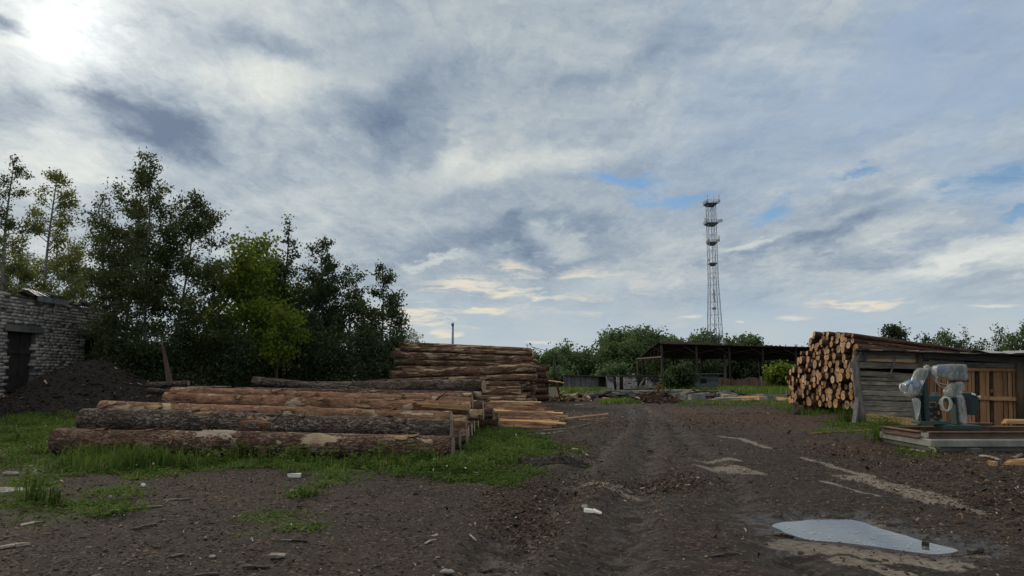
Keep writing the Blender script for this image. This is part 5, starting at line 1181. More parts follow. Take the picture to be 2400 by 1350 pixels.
# poles
mb = MB(); a = fp(1700, 895, 125); mb.box((a.x, 125, 3), (.42, .3, 8.1)); setp(mb.build('concrete_pole', M['concrete'], origin=(a.x, 125, -1)), 'pale square concrete pole standing through the canopy', 'pole')
mb = MB(); mb.tube([fp(1685, 868, 95), fp(1668, 868, 96)], .05, 5)
up_ = empty('utility_pole', fp(1299, 905, 120), 'old wooden utility pole with a slanting stay, between round trees', 'utility pole')
mb = MB(); mb.tube([fp(1299, 905, 120), fp(1298, 833, 120)], [.16, .12], 7); mb.tube([fp(1299, 842, 120.2), fp(1311, 905, 119)], .13, 6); mb.build('post', M['twig'], up_)
mb = MB(); mb.bar(fp(1291, 838, 120), fp(1306, 838, 120), .1, .1); mb.build('cross_arm', M['twig'], up_)
for (pa, pb_, lb) in (((1246, 812, 60), (1306, 824, 120), 'overhead wire running left from the wooden utility pole'), ((1300, 838, 120), (1400, 832, 150), 'overhead wire running right from the wooden utility pole'), ((1246, 813, 58), (1420, 828, 150), 'topmost thin overhead wire crossing behind the tall pile')):
    a, e = P(*pa), P(*pb_); mb = MB(); mb.tube([a + (e - a) * t - Vector((0, 0, 1.2 * (e - a).length / 60 * 4 * t * (1 - t) * .4)) for t in np.linspace(0, 1, 12)], .025, 4)
    setp(mb.build('overhead_wire', M['twig'], origin=a), lb, 'wire', 'overhead wires')
mb = MB(); a = fp(1061, 880, 60); e = fp(1061, 757, 60); mb.tube([(a.x, 60, zf(60)), (e.x, 60, e.z)], .1, 14); mb.tube([(e.x, 60, e.z - .25), (e.x, 60, e.z + .02)], .115, 14)
setp(mb.build('chimney_pipe', M['pipe_blue'], origin=(a.x, 60, zf(60))), 'thin blue grey metal stack pipe rising behind the tall pile', 'chimney')
# lattice mast
YT = 177.0; zt0 = -1.0
tw = empty('radio_mast', (fp(1672, 880, YT).x, YT, zt0), 'tall steel lattice radio mast with dishes and railed platforms', 'mast')
tx = fp(1673, 700, YT).x; mpp = YT / F
def tz(py): return fp(1673, py, YT).z
def tw_w(py): return np.interp(py, [460, 478, 660, 740, 900], [9.2, 9.2, 9.6, 12.5, 18.5]) * mpp
levels = [478, 492, 506, 522, 536, 551, 568, 587, 605, 618, 640, 652, 668, 690, 708, 723, 738, 761, 790, 818, 850, 905]
legs = [(-1, -1), (1, -1), (1, 1), (-1, 1)]
for sx, sy in legs:
    mb = MB(); mb.tube([(tx + sx * tw_w(p_), YT + sy * tw_w(p_), tz(p_)) for p_ in (905, 740, 660, 474)], [.085, .08, .07, .06], 6); mb.build('leg', M['steel'], tw)
mb = MB()
for i in range(len(levels) - 1):
    pa, pb_ = levels[i], levels[i + 1]; za, zb_ = tz(pa), tz(pb_); wa, wb = tw_w(pa), tw_w(pb_)
    for k in range(4):
        (s1x, s1y), (s2x, s2y) = legs[k], legs[(k + 1) % 4]
        A, B_, C_, D_ = (tx + s1x * wa, YT + s1y * wa, za), (tx + s2x * wa, YT + s2y * wa, za), (tx + s1x * wb, YT + s1y * wb, zb_), (tx + s2x * wb, YT + s2y * wb, zb_)
        mb.tube([A, B_], .026, 4, cap=False)
        md = tuple((np.array(A) + np.array(B_)) / 2)
        if i % 2: mb.tube([md, C_], .026, 4, cap=False); mb.tube([md, D_], .026, 4, cap=False)
        else:
            md2 = tuple((np.array(C_) + np.array(D_)) / 2); mb.tube([A, md2], .026, 4, cap=False); mb.tube([B_, md2], .026, 4, cap=False)
mb.build('bracing', M['steel'], tw)
mb = MB(); mb.tube([(tx, YT, tz(905)), (tx, YT, tz(478))], .08, 6); mb.tube([(tx + .3, YT - .2, tz(905)), (tx + .3, YT - .2, tz(478))], .05, 5)
mb.build('ladder', M['steel'], tw)
mb = MB(); mb.box((tx, YT, tz(723)), (.8, .8, .5)); mb.box((tx + .1, YT - .1, tz(694)), (.16, .16, 3)); mb.build('marker', M['steel_red'], tw)
for (pz, hw, rail) in ((478, 15, 7), (524, 15, 7), (569, 11, 6), (617, 9, 0)):
    z = tz(pz); h_ = hw * mpp; mb = MB(); mb.box((tx, YT, z), (1.9 * h_, 1.9 * h_, .08))
    mb.add([(tx + sx * h_, YT + sy * h_, z - .06) for sx, sy in legs] + [(tx + sx * h_ * .45, YT + sy * h_ * .45, z - .7) for sx, sy in legs], [(0, 1, 5, 4), (1, 2, 6, 5), (2, 3, 7, 6), (3, 0, 4, 7)])
    if rail:
        for q1 in range(4):
            (ax_, ay_), (bx_, by_) = legs[q1], legs[(q1 + 1) % 4]
            for hh_ in (.5, 1): mb.tube([(tx + ax_ * h_, YT + ay_ * h_, z + rail * mpp * hh_), (tx + bx_ * h_, YT + by_ * h_, z + rail * mpp * hh_)], .035, 4)
            for t_ in np.linspace(0, 1, 6): mb.tube([(tx + (ax_ + (bx_ - ax_) * t_) * h_, YT + (ay_ + (by_ - ay_) * t_) * h_, z), (tx + (ax_ + (bx_ - ax_) * t_) * h_, YT + (ay_ + (by_ - ay_) * t_) * h_, z + rail * mpp)], .03, 4)
    mb.build('platform', M['steel'], tw)
for (px, p0, p1, r_) in ((1658, 478, 457, .06), (1673, 478, 458, .05), (1685, 478, 456, .06), (1657.5, 476, 464, .2), (1686.5, 474, 462, .17), (1661, 566, 552, .18), (1685, 566, 552, .2), (1661, 611, 606, .22), (1672, 476, 466, .2)):
    a = P(px, p0, YT - 1.0); e = P(px, p1, YT - 1.0); mb = MB(); mb.tube([a, e], r_, 8); mb.build('antenna', M['dish'] if r_ > .1 else M['steel'], tw)
for (px, py, r_, dx) in ((1654.5, 514, .4, -.6), (1689.5, 517, .43, .25)):
    c = P(px, py, YT - 1.2); d_ = Vector((dx, -1, 0)).normalized(); mb = MB(); mb.tube([c - d_ * .2, c, c + d_ * .22], [r_ * .55, r_, r_ * .98], 16); mb.tube([c, (tx + (1 if dx > 0 else -1) * .9, YT - .9, c.z - .2)], .05, 5); mb.build('dish', M['dish'], tw)
# boards, blocks and rubble of the middle yard
GT = 'old grey boards stacked in the far yard'
for i, (xa, ya, xb, yb, Y_, w, m) in enumerate([(1410, 917, 1482, 917, 50, .2, 'wood_grey'), (1412, 922, 1470, 920, 49.6, .25, 'wood_dark'), (1470, 917, 1620, 915, 49.8, .16, 'concrete'), (1420, 925, 1500, 923, 49.4, .25, 'wood_grey'), (1425, 930, 1475, 919, 49, .2, 'wood_dark'), (1480, 922, 1692, 922, 50.4, .2, 'wood_grey'), (1560, 920, 1690, 918, 51, .2, 'wood_grey'), (1585, 926, 1700, 925, 49.5, .2, 'concrete'), (1630, 916, 1662, 924, 49.2, .2, 'wood_grey'), (1600, 930, 1690, 927, 48.5, .22, 'wood_grey'), (1405, 929, 1440, 933, 47, .22, 'wood_dark'), (1414, 934, 1432, 938, 45, .3, 'wood_fresh')]):
    a, e = P(xa, ya, Y_), P(xb, yb, Y_ - .3); mb = MB(); mb.bar(a, e, .3, w * .7, jit=.03)
    where = ['left end', 'left end under the first board', 'pale longest, on top', 'left part, lower', 'dark and slanting', 'long lower one', 'right half, upper', 'right half, whitish', 'short and slanting at right', 'right front', 'dark one at the left foot', 'bright short one at the left foot'][i]
    setp(mb.build('old_board', M[m], origin=a), f'old board of the far grey stack, {where}', 'board', GT)
for (px, py, w, h_, Y_, rz, lb) in ((1632, 937, 34, 13, 42, .1, 'broken pale concrete block right of the small bark heap'), (1708, 935, 30, 10, 44, -.1, 'flat pale concrete block before the orange sawdust'), (1800, 941, 24, 9, 40, .3, 'concrete block at the right end of the sawdust spread'), (1725, 941, 90, 4, 42, .05, 'long low concrete kerb before the sawdust'), (1605, 935, 16, 8, 43, .4, 'small pale concrete chunk beside the small bark heap')):
    c = P(px, py, Y_); k_ = Y_ / F; c.z = zf(Y_) + h_ * k_ / 2; mb = MB(); mb.box(c, (w * k_, .6, h_ * k_ + .06), Matrix.Rotation(rz, 3, 'Z'), jit=.05); setp(mb.build('concrete_block', M['concrete'], origin=c), lb, 'block', None)
mb = MB(); pts = []
for k in range(420):
    px = random.choice((random.gauss(1640, 60), random.uniform(1420, 1720), random.gauss(1440, 20))); c = P(px, 925, random.uniform(45.5, 51)); s_ = random.uniform(.06, .32)
    mb.box((c.x, c.y, zf(c.y) + random.uniform(.02, .35)), (s_ * random.uniform(1, 4), s_, s_ * .5), Matrix.Rotation(random.uniform(-.8, .8), 3, 'Z') @ Matrix.Rotation(random.uniform(-.3, .3), 3, 'Y'), random.choice((0, 0, 1, 2)), jit=.04)
o = mb.build('rubble', [M['concrete'], M['wood_grey'], M['wood_dark']]); setp(o, 'scattered broken boards and concrete rubble in the far yard', kind='stuff')
c = G(22, 1157); c.z = float(ht(c.x, c.y)); mb = MB(); mb.prism([c + Vector((x, y, -.02)) for x, y in ((-.4, -.12), (.02, -.16), (.16, .0), (.33, .1), (.1, .22), (-.4, .26))], (0, 0, .06)); setp(mb.build('concrete_piece', M['concrete'], origin=c), 'pale flat slab of concrete half sunk in weeds at the left border', 'slab')
# things lying about on the near ground
def stick(x0, y0, x1, y1, w, th, mat, label, name='stick', cat='stick', group='sticks lying on the yard'):
    a, e = G(x0, y0), G(x1, y1); a.z = float(ht(a.x, a.y)) + th * .6; e.z = float(ht(e.x, e.y)) + th * .6
    mb = MB(); md = (a + e) / 2 + Vector((random.gauss(0, .01), random.gauss(0, .01), .004))
    mb.bar(a, md, w, th, jit=w * .12); mb.bar(md, e, w, th, jit=w * .12, taper=.6)
    return setp(mb.build(name, M[mat], origin=a), label, cat, group)
stick(0, 1284, 70, 1274, .05, .02, 'wood_grey', 'broad dark stick at the left border of the gravel')
stick(48, 1233, 108, 1224, .025, .012, 'wood_pale', 'pale stick below the bright green patch at the left')
stick(316, 1241, 366, 1229, .04, .018, 'wood_dark', 'dark stick slanting below the bright green patch')
stick(382, 1176, 446, 1170, .035, .014, 'wood_grey', 'grey stick on the gravel right of the small weed clump')
stick(292, 1196, 382, 1190, .04, .014, 'wood_grey', 'split pale sticks at the right tip of the bright green patch')
stick(655, 1264, 722, 1268, .04, .014, 'wood_dark', 'dark thin stick below the two small grass tufts')
stick(633, 1302, 668, 1302, .06, .03, 'wood_grey', 'short stubby piece of wood near the bottom, left of centre')
stick(574, 1322, 632, 1325, .05, .018, 'wood_dark', 'dark flat stick near the bottom, left of the stubby piece')
stick(398, 1303, 430, 1297, .03, .012, 'wood_grey', 'thin grey stick low in the left gravel')
stick(455, 1344, 522, 1338, .03, .012, 'wood_dark', 'dark stick cut by the bottom border of the view')
stick(1022, 1268, 996, 1277, .025, .012, 'wood_pale', 'small forked pale stick in the middle of the foreground')
stick(1130, 1326, 1180, 1318, .035, .014, 'wood_dark', 'dark stick at the bottom, just left of the wheel track')
stick(1538, 1160, 1612, 1158, .025, .012, 'wood_brown', 'thin brown branch across the wheel track')
stick(1665, 1309, 1730, 1306, .03, .012, 'wood_dark', 'dark twig on the track left of the puddle')
stick(1812, 1254, 1861, 1260, .045, .025, 'bark_grey', 'black chunk of bark at the left tip of the puddle')
stick(2272, 1294, 2302, 1291, .05, .03, 'wood_dark', 'dark bark piece at the right tip of the puddle')
stick(2168, 1270, 2173, 1270, .05, .05, 'wood_dark', 'small dark lump in the water at the puddle edge')
stick(1745, 1240, 1748, 1250, .014, .008, 'wood_pale', 'tiny pale curved stick left of the puddle')
stick(1370, 1213, 1410, 1214, .07, .03, 'white_paint', 'white sliver of painted wood on the track', name='white_sliver')
for (px, py, s_, m, lb, nm, d3) in ((690, 1116, .17, 'white_paint', 'white foam block on the gravel before the nearest logs', 'foam_block', (1, .4, .3)), (260, 1171, .08, 'stone', 'rounded pale stone on the gravel near the left green patch', 'stone', (1, .8, .7)), (685, 1157, .07, 'stone', 'pale stone beside the grass tuft in the middle', 'stone', (1, .9, .8)), (335, 1141, .07, 'white_paint', 'torn white scrap standing on the gravel at left', 'white_scrap', (1, .4, .8)), (1112, 1115, .12, 'stone', 'whitish stone in the lush grass right of the logs', 'stone', (1.2, .8, .5)), (1048, 1347, .1, 'stone', 'pale stone at the bottom border of the view', 'stone', (1.2, .8, .4)), (1371, 1207, .08, 'stone', 'small pale stone beside the white sliver on the track', 'stone', (1, 1, .8)), (498, 1302, .06, 'stone', 'pale stone low on the left gravel', 'stone', (1, .7, .5)), (88, 1113, .14, 'stone', 'grey stone in the weeds at the left border', 'stone', (1, .8, .8)), (25, 1112, .17, 'stone', 'flat grey stone at the far left in the weeds', 'stone', (1.4, .8, .4))):
    c = G(px, py); c.z = float(ht(c.x, c.y)); mb = MB()
    n1_, n2_ = 6, 10; vs = []
    if 'block' in nm: mb.box(c + Vector((0, 0, s_ * d3[2] / 2)), (s_ * d3[0], s_ * d3[1], s_ * d3[2]), Matrix.Rotation(.15, 3, 'Z'), jit=.008)
    else:
        for i in range(n1_ + 1):
            for k in range(n2_):
                t1, t2 = math.pi * i / n1_, 6.283 * k / n2_; rr = s_ / 2 * random.uniform(.82, 1.1); vs.append(c + Vector((rr * d3[0] * math.sin(t1) * math.cos(t2), rr * d3[1] * math.sin(t1) * math.sin(t2), s_ * .3 * d3[2] + rr * d3[2] * math.cos(t1))))
        mb.add(vs, [(i * n2_ + k, (i + 1) * n2_ + k, (i + 1) * n2_ + (k + 1) % n2_, i * n2_ + (k + 1) % n2_) for i in range(n1_) for k in range(n2_)], 0, True)
    setp(mb.build(nm, M[m], origin=c), lb, nm.replace('_', ' '))
# ------------------------------------------------------------------ litter of bark and chips on the yard
def scatter_view(n, y0, y1, x0=-60, x1=2460, pw=1.0):
    px = rng.uniform(x0, x1, n); py = y0 + (y1 - y0) * rng.random(n) ** pw; out = []
    Yv = CH * F / (py - HOR); X_ = (px - CX) / F * Yv
    return X_, Yv
def ground_pts(X_, Y_):
    sd2 = polyline_d(X_, Y_, PUD + PUD[:1]); ok = ~inside(X_, Y_, PUD) & (sd2 > .05); X_, Y_ = X_[ok], Y_[ok]
    return np.stack([X_, Y_, ht(X_, Y_)], -1)
X_ = rng.uniform(-8, 9, 52000); Y_ = 3.4 + (15 - 3.4) * rng.random(52000) ** 1.15; k = np.abs(X_) < Y_ * .74 + .5; X_, Y_ = X_[k], Y_[k]
dens = .35 + 1.4 * sst(-.05, .12, vnoise(X_, Y_, .8, 41, 3)) + .7 * (X_ < .5)
tr_ = np.zeros_like(X_)
for rt in RUTS: tr_ = np.maximum(tr_, np.exp(-(polyline_d(X_, Y_, rt) / .35) ** 2))
k = rng.random(len(X_)) < np.clip(dens * (1 - .85 * tr_), 0, 1); flakes('bark_litter', ground_pts(X_[k], Y_[k]), 'fine dark bark chips strewn over the near yard', .008, .03, (.05, .85), .25, bright=.05)
X_ = rng.uniform(-7, 14, 9000); Y_ = rng.uniform(12, 40, 9000); k = (np.abs(X_) < Y_ * .74 + .5) & (rng.random(9000) < .6); flakes('bark_litter', ground_pts(X_[k], Y_[k]), 'bark chips strewn over the far yard', .02, .06, (0, .55), .25, bright=.02)
pts = []
for (px, py, rx_, ry_, kk) in CHIPS:
    n = int(3200 * kk); a = rng.normal(0, .55, (n, 2)); Yv = CH * F / (np.clip(py + a[:, 1] * ry_, 905, 1340) - HOR); Xv = (px + a[:, 0] * rx_ - CX) / F * Yv; pts.append(ground_pts(Xv, Yv))
flakes('bark_litter', np.concatenate(pts), 'reddish bark and wood chips in drifts along the track', .011, .038, (.05, .66), .35, bright=.04)
# ------------------------------------------------------------------ trees
def leafcloud(c, size, seed, asp=.55):
    q_ = np.random.default_rng(seed); n = len(c)
    a = q_.normal(0, 1, (n, 3)); a[:, 2] -= .4; a /= np.linalg.norm(a, axis=1)[:, None]; t_ = q_.normal(0, 1, (n, 3)); b2_ = np.cross(a, t_); b2_ /= np.linalg.norm(b2_, axis=1)[:, None] + 1e-9
    nn = np.cross(a, b2_)
    L = (size * q_.uniform(.6, 1.3, n))[:, None]; w = L * asp
    V = np.stack([c - a * L * .5, c + b2_ * w * .5 + nn * L * .08, c + a * L * .5, c - b2_ * w * .5 + nn * L * .08], 1).reshape(-1, 3)
    return V, np.arange(n * 4).reshape(n, 4)
def tree(name, label, base, Ht, Rr, cb, shape, nleaf, ls, leaf, barkm, seed, cat='tree', group=None, nl=34, up=.55, trunks=1, lean=(0, 0), sig=.2, tw_n=5, droop=.0, tr=.012, twig_r=.008, crown='crown', asp=.6, thin=.3):
    """tapered trunk, limbs and twigs; leaves grow on the twigs"""
    q_ = random.Random(seed); base = Vector(base); root = empty(name, base, label, cat, group)
    mb = MB(); twigs = []
    for tk in range(trunks):
        off = Vector((0, 0, 0)) if trunks == 1 else Vector((q_.gauss(0, .16) * Rr, q_.gauss(0, .16) * Rr, 0))
        hh_ = Ht * (1 if tk == 0 else q_.uniform(.72, .95)); n = 11; pts = []
        wx, wy_ = q_.uniform(0, 6), q_.uniform(0, 6)
        for i in range(n):
            t_ = i / (n - 1); pts.append(base + off * (1 + t_ * (1.2 if trunks > 1 else 0)) + Vector((lean[0] * t_ * t_ + .03 * hh_ * .35 * math.sin(wx + t_ * 5), lean[1] * t_ * t_ + .03 * hh_ * .35 * math.sin(wy_ + t_ * 4), hh_ * t_ - .1)))
        r0 = hh_ * tr * (1 if trunks == 1 else .75); rad = [r0 * (1 - .9 * (i / (n - 1)) ** .9) + .006 for i in range(n)]
        mb.tube(pts, rad, 7)
        twigs.append((pts[-3], pts[-1], .5))
        for k in range(nl):
            u = (k + q_.random()) / nl; h_ = cb + (1 - cb) * u; fi = h_ * (n - 1); i = min(int(fi), n - 2); p = pts[i] + (pts[i + 1] - pts[i]) * (fi - i)
            L = Rr * shape(u) * q_.uniform(.65, 1.12); 
            if L < .12: L = .12
            an = q_.uniform(0, 6.283) if trunks == 1 else math.atan2(off.y, off.x) + q_.gauss(0, 1.6)
            el = up + .35 * u + q_.gauss(0, .15); d_ = Vector((math.cos(an) * math.cos(el), math.sin(an) * math.cos(el), math.sin(el)))
            lp = [p]; 
            for s_ in range(4):
                d_ = (d_ + Vector((q_.gauss(0, .16), q_.gauss(0, .16), q_.gauss(.02, .1) - droop * (s_ + 1) * .25))).normalized(); lp.append(lp[-1] + d_ * (L / 4))
            lr = max(.008, r0 * .34 * (1 - h_ * .6)); mb.tube(lp, [lr, lr * .75, lr * .5, lr * .32, .005], 5, cap=False)
            twigs.append((lp[3], lp[4], .5)); twigs.append((lp[2], lp[3], .3))
            for s_ in range(tw_n):
                v = q_.uniform(.3, 1) * 4; i2 = min(int(v), 3); p2 = lp[i2] + (lp[i2 + 1] - lp[i2]) * (v - i2)
                d2 = (d_ + Vector((q_.gauss(0, .75), q_.gauss(0, .75), q_.gauss(.05, .5) - droop))).normalized(); l2 = L * q_.uniform(.22, .48)
                p3 = p2 + d2 * l2; mb.tube([p2, (p2 + p3) / 2 + Vector((0, 0, .03 * l2)), p3], [twig_r, twig_r * .7, twig_r * .4], 3, cap=False); twigs.append((p2, p3, 1))
    mb.build('trunk', M[barkm], root)
    A = np.array([tuple(t_[0]) for t_ in twigs]); B_ = np.array([tuple(t_[1]) for t_ in twigs]); wt = np.array([t_[2] for t_ in twigs]) * (np.linalg.norm(B_ - A, axis=1) + .1)
    r_ = np.random.default_rng(seed + 5); wt = wt * r_.uniform(.35, 1.6, len(wt)) * (1 - thin * np.clip((A[:, 2] - base.z) / Ht, 0, 1) ** 1.5); k = r_.choice(len(A), nleaf, p=wt / wt.sum()); t_ = r_.uniform(.1, 1.08, nleaf)[:, None]
    c = A[k] + (B_[k] - A[k]) * t_ + r_.normal(0, sig, (nleaf, 3)) * np.array([1, 1, .8])
    c = c[c[:, 2] > base.z + .05]
    V, Fq = leafcloud(c, ls, seed + 9, asp)
    lv = np.clip(np.random.default_rng(seed + 2).normal(.45, .25, len(c)), 0, 1)
    quads(crown, V, Fq, M[leaf], root, attr=lv)
    return root
oval = lambda u: max(.12, math.sin(math.pi * min(1, u * .86 + .1)) ** .8)
cone = lambda u: max(.08, (1 - u) ** .75 * (.55 + .45 * min(1, u * 5)))
col = lambda u: max(.1, (1 - u ** 2.2) * (.6 + .4 * min(1, u * 4)))
wisp = lambda u: max(.2, (1 - u) ** .5 * (.6 + .4 * min(1, u * 4)))
dome = lambda u: max(.15, (1 - (u * .92) ** 2.4) ** .5 * (.7 + .3 * min(1, u * 3)))
def spot(px, Y_): 
    x_ = (px - CX) / F * Y_; return (x_, Y_, float(ht(x_, Y_)))
def hgt(py, Y_): return CH + (HOR - py) / F * Y_ * 1.0 - zb(0, Y_)
GTL = 'trees along the left side of the yard'
TR = [  # name,label, px, Y, top py, radius m, crown start, shape, leaves, size, leaf mat, bark, kw
 ('birch_tree', 'thin birch cut by the left border of the view', 2, 36.5, 362, 2.4, .2, wisp, 9000, .12, 'leaf_birch', 'birch_bark', dict(nl=34, up=.2, sig=.14)),
 ('birch_tree', 'slender yellowish birch rising behind the brick building', 103, 39, 395, 3.2, .12, wisp, 17000, .13, 'leaf_light', 'birch_bark', dict(nl=50, up=.2, sig=.15, tw_n=6)),
 ('birch_tree', 'leafy olive birch filling the gap behind the right of the brick building', 165, 42, 585, 2.3, .1, oval, 8500, .14, 'leaf_light', 'birch_bark', dict(nl=36)),
 ('birch_tree', 'low olive birch over the far left end of the brick roof', 40, 43, 560, 2.2, .1, oval, 7500, .14, 'leaf_light', 'birch_bark', dict(nl=34)),
 ('birch_tree', 'curved thin birch with a pale trunk growing from the brick building corner', 236, 33.5, 452, 1.5, .42, col, 4200, .115, 'leaf_birch', 'birch_bark', dict(nl=30, lean=(-.2, 0), up=.2, sig=.13)),
 ('birch_tree', 'tallest dark birch, dense, just behind the dark mound', 392, 30.5, 378, 2.75, .16, lambda u: max(.13, (1 - u ** 2.2) * (.7 + .3 * min(1, u * 4))), 42000, .12, 'leaf_birch', 'birch_bark', dict(nl=62, up=.2, trunks=2, tw_n=7, sig=.15)),
 ('birch_tree', 'dark birch leaning left beside the tallest one', 300, 34.2, 462, 2.1, .12, col, 14000, .115, 'leaf_birch', 'birch_bark', dict(nl=46, trunks=1, up=.2, sig=.13, tw_n=6)),
 ('maple_tree', 'yellow green maple right of the tallest birch', 550, 33, 572, 2.1, .05, dome, 21000, .16, 'leaf_maple', 'twig', dict(nl=40, trunks=3, asp=.75, up=.3, sig=.24)),
 ('maple_tree', 'low bright maple sapling with long light sprays before the dark trees', 655, 30.5, 722, 1.1, .42, dome, 1500, .15, 'leaf_maple', 'twig', dict(nl=22, asp=.75, up=.35)),
 ('aspen_tree', 'sparse aspen with a bare spiky top, above the rest', 664, 34.5, 505, 2.0, .28, lambda u: max(.12, (1 - u) ** .8 * .9), 4000, .13, 'leaf_dark', 'twig', dict(nl=40, up=.35, sig=.11, asp=.8, thin=.85)),
 ('aspen_tree', 'small sparse aspen between the maple and the spiky aspen', 640, 35.5, 600, 1.6, .3, cone, 5200, .12, 'leaf_dark', 'twig', dict(nl=36, up=.3, sig=.13, asp=.8, thin=.6)),
 ('aspen_tree', 'pointed dark aspen second from the spiky one', 752, 34, 560, 2.2, .06, wisp, 14000, .115, 'leaf_dark', 'twig', dict(nl=50, up=.3, sig=.13, asp=.8, thin=.75)),
 ('aspen_tree', 'bushy dark aspen with several stems in the middle of the thicket', 815, 34.5, 622, 2.2, .06, wisp, 13000, .115, 'leaf_dark', 'twig', dict(nl=46, trunks=2, up=.3, sig=.13, asp=.8, thin=.7)),
 ('aspen_tree', 'slim airy aspen at the right end of the thicket', 893, 33.5, 618, 1.7, .08, wisp, 8000, .11, 'leaf_dark', 'twig', dict(nl=44, up=.3, sig=.12, asp=.8, thin=.75)),
 ('aspen_tree', 'low dark aspen at the right foot of the thicket', 878, 35.5, 700, 1.7, .05, col, 7000, .115, 'leaf_dark', 'twig', dict(nl=40, trunks=2, sig=.19, asp=.8, up=.4)),
 ('aspen_tree', 'dense dark aspen between the thicket and the maple', 705, 36, 620, 2.1, .3, wisp, 11000, .12, 'leaf_dark', 'twig', dict(nl=40, trunks=2, sig=.19, asp=.8, up=.4)),
 ('willow_shrub', 'small feathery willow behind the left end of the tall pile', 968, 46, 748, 1.15, .1, dome, 2600, .13, 'leaf_far', 'twig', dict(nl=26, trunks=2, up=.8, sig=.14, asp=.35)),
]
for i, (nm, lb, px, Y_, py, rr, cb, shp, nlf, ls, lm, bk, kw) in enumerate(TR):
    tree(nm, lb, spot(px, Y_), hgt(py, Y_), rr, cb, shp, nlf, ls, lm, bk, 100 + i * 7, group=GTL, cat='shrub' if 'shrub' in nm else 'tree', **kw)
# dark undergrowth below them, bush by bush
for i, (px, Y_, py, rr, lb) in enumerate([(305, 32.6, 810, .9, 'dark bush hiding the right corner of the brick building'), (330, 29.2, 790, 1.4, 'dark bush at the foot of the tallest birch, behind the mound'), (420, 29.5, 800, 1.3, 'dark bush behind the upright broken board'), (485, 30.5, 770, 1.5, 'dark bush below the gap between tallest birch and maple'), (555, 30.2, 800, 1.3, 'dark bush under the yellow green maple'), (592, 33, 800, .9, 'dark bush left of the low brick outbuilding'), (752, 32.5, 775, 1.2, 'dark bush right of the low brick outbuilding'), (800, 32.2, 790, 1.3, 'dark bush in the middle of the aspen thicket foot'), (865, 32.5, 800, 1.2, 'dark bush at the right of the aspen thicket foot'), (905, 36.5, 800, 1.2, 'dark bush touching the left end of the tall pile'), (640, 41.5, 770, 1.6, 'dark bush rising behind the low brick outbuilding'), (700, 43, 760, 1.8, 'second dark bush behind the low brick outbuilding, further right')]):
    tree('bush', lb, spot(px, Y_), hgt(py, Y_), rr, .02, dome, 4300, .12, 'leaf_dark', 'twig', 700 + i, cat='bush', group='undergrowth below the left trees', nl=26, trunks=2, sig=.24, up=.6, tw_n=4, asp=.6)
# far trees
GF_ = 'far trees behind the yard'
for i, (px, Y_, py, rr, nlf, lb, sh_, lm) in enumerate([
 (1272, 150, 827, 4.2, 2600, 'round far tree touching the right end of the pile', dome, 'leaf_far'), (1345, 160, 819, 4.6, 3000, 'round far tree right of the wooden utility pole', dome, 'leaf_far'), (1318, 190, 858, 3.2, 1300, 'low far tree between the two round ones', dome, 'leaf_far'),
 (1425, 165, 806, 6.0, 4200, 'left shoulder of the big far tree group', dome, 'leaf_far'), (1475, 175, 787, 7.2, 5200, 'highest crown of the big far tree group', dome, 'leaf_far'), (1530, 178, 785, 6.8, 5000, 'broad crown behind the left end of the canopy', dome, 'leaf_far'), (1590, 185, 797, 6.2, 4200, 'paler crown over the canopy roof, left of the mast', dome, 'leaf_far'), (1640, 190, 801, 4.4, 2200, 'small crown peeping over the canopy beside the mast', dome, 'leaf_far'),
 (1722, 200, 803, 4.0, 2000, 'small crown over the canopy right of the mast', dome, 'leaf_far'), (1752, 205, 797, 5.0, 2600, 'rounded crown over the canopy, furthest right', dome, 'leaf_far'), (1690, 160, 842, 5, 2600, 'dark tree seen under the canopy beside the pale pole', dome, 'leaf_dark'), (1600, 150, 842, 5, 2600, 'dark tree seen under the left canopy bays', dome, 'leaf_dark'), (1770, 155, 842, 5, 2400, 'dark tree seen under the middle canopy bays', dome, 'leaf_dark'), (1850, 150, 838, 5, 2400, 'dark tree seen under the right canopy bays', dome, 'leaf_dark'), (1545, 155, 850, 4, 2000, 'dark tree seen through the left canopy end', dome, 'leaf_dark'), (1930, 160, 830, 6, 2000, 'dark far tree hidden behind the end-on pile', dome, 'leaf_dark'),
 (1832, 104, 862, 1.9, 1800, 'bright green small tree left of the end-on pile', dome, 'leaf_maple'), (1585, 88, 870, 1.5, 2200, 'dark round bush before the ruin and the plank hut', dome, 'leaf_dark'), (1430, 130, 868, 3, 1300, 'low scrub tree behind the upright board shed', dome, 'leaf_far'), (1310, 128, 884, 2.6, 900, 'low bush left of the upright board shed', dome, 'leaf_far'),
 (1655, 125, 880, 1.6, 600, 'low scrub bush behind the plank hut', dome, 'leaf_dark')]):
    tree('far_tree' if 'bush' not in lb else 'far_bush', lb, spot(px, Y_), hgt(py, Y_) * (.78 if px < 1560 else .97 if px < 1800 else .85), rr * 1.1, .04, sh_, int(nlf * 2.4), .0105 * Y_ ** .8, lm, 'twig', 900 + i, cat='bush' if 'bush' in lb else 'tree', group=GF_, nl=34, trunks=3, sig=.07 * rr + .25, up=.5, tw_n=4, twig_r=.03, asp=.75)
GR_ = 'trees behind the plank shed'
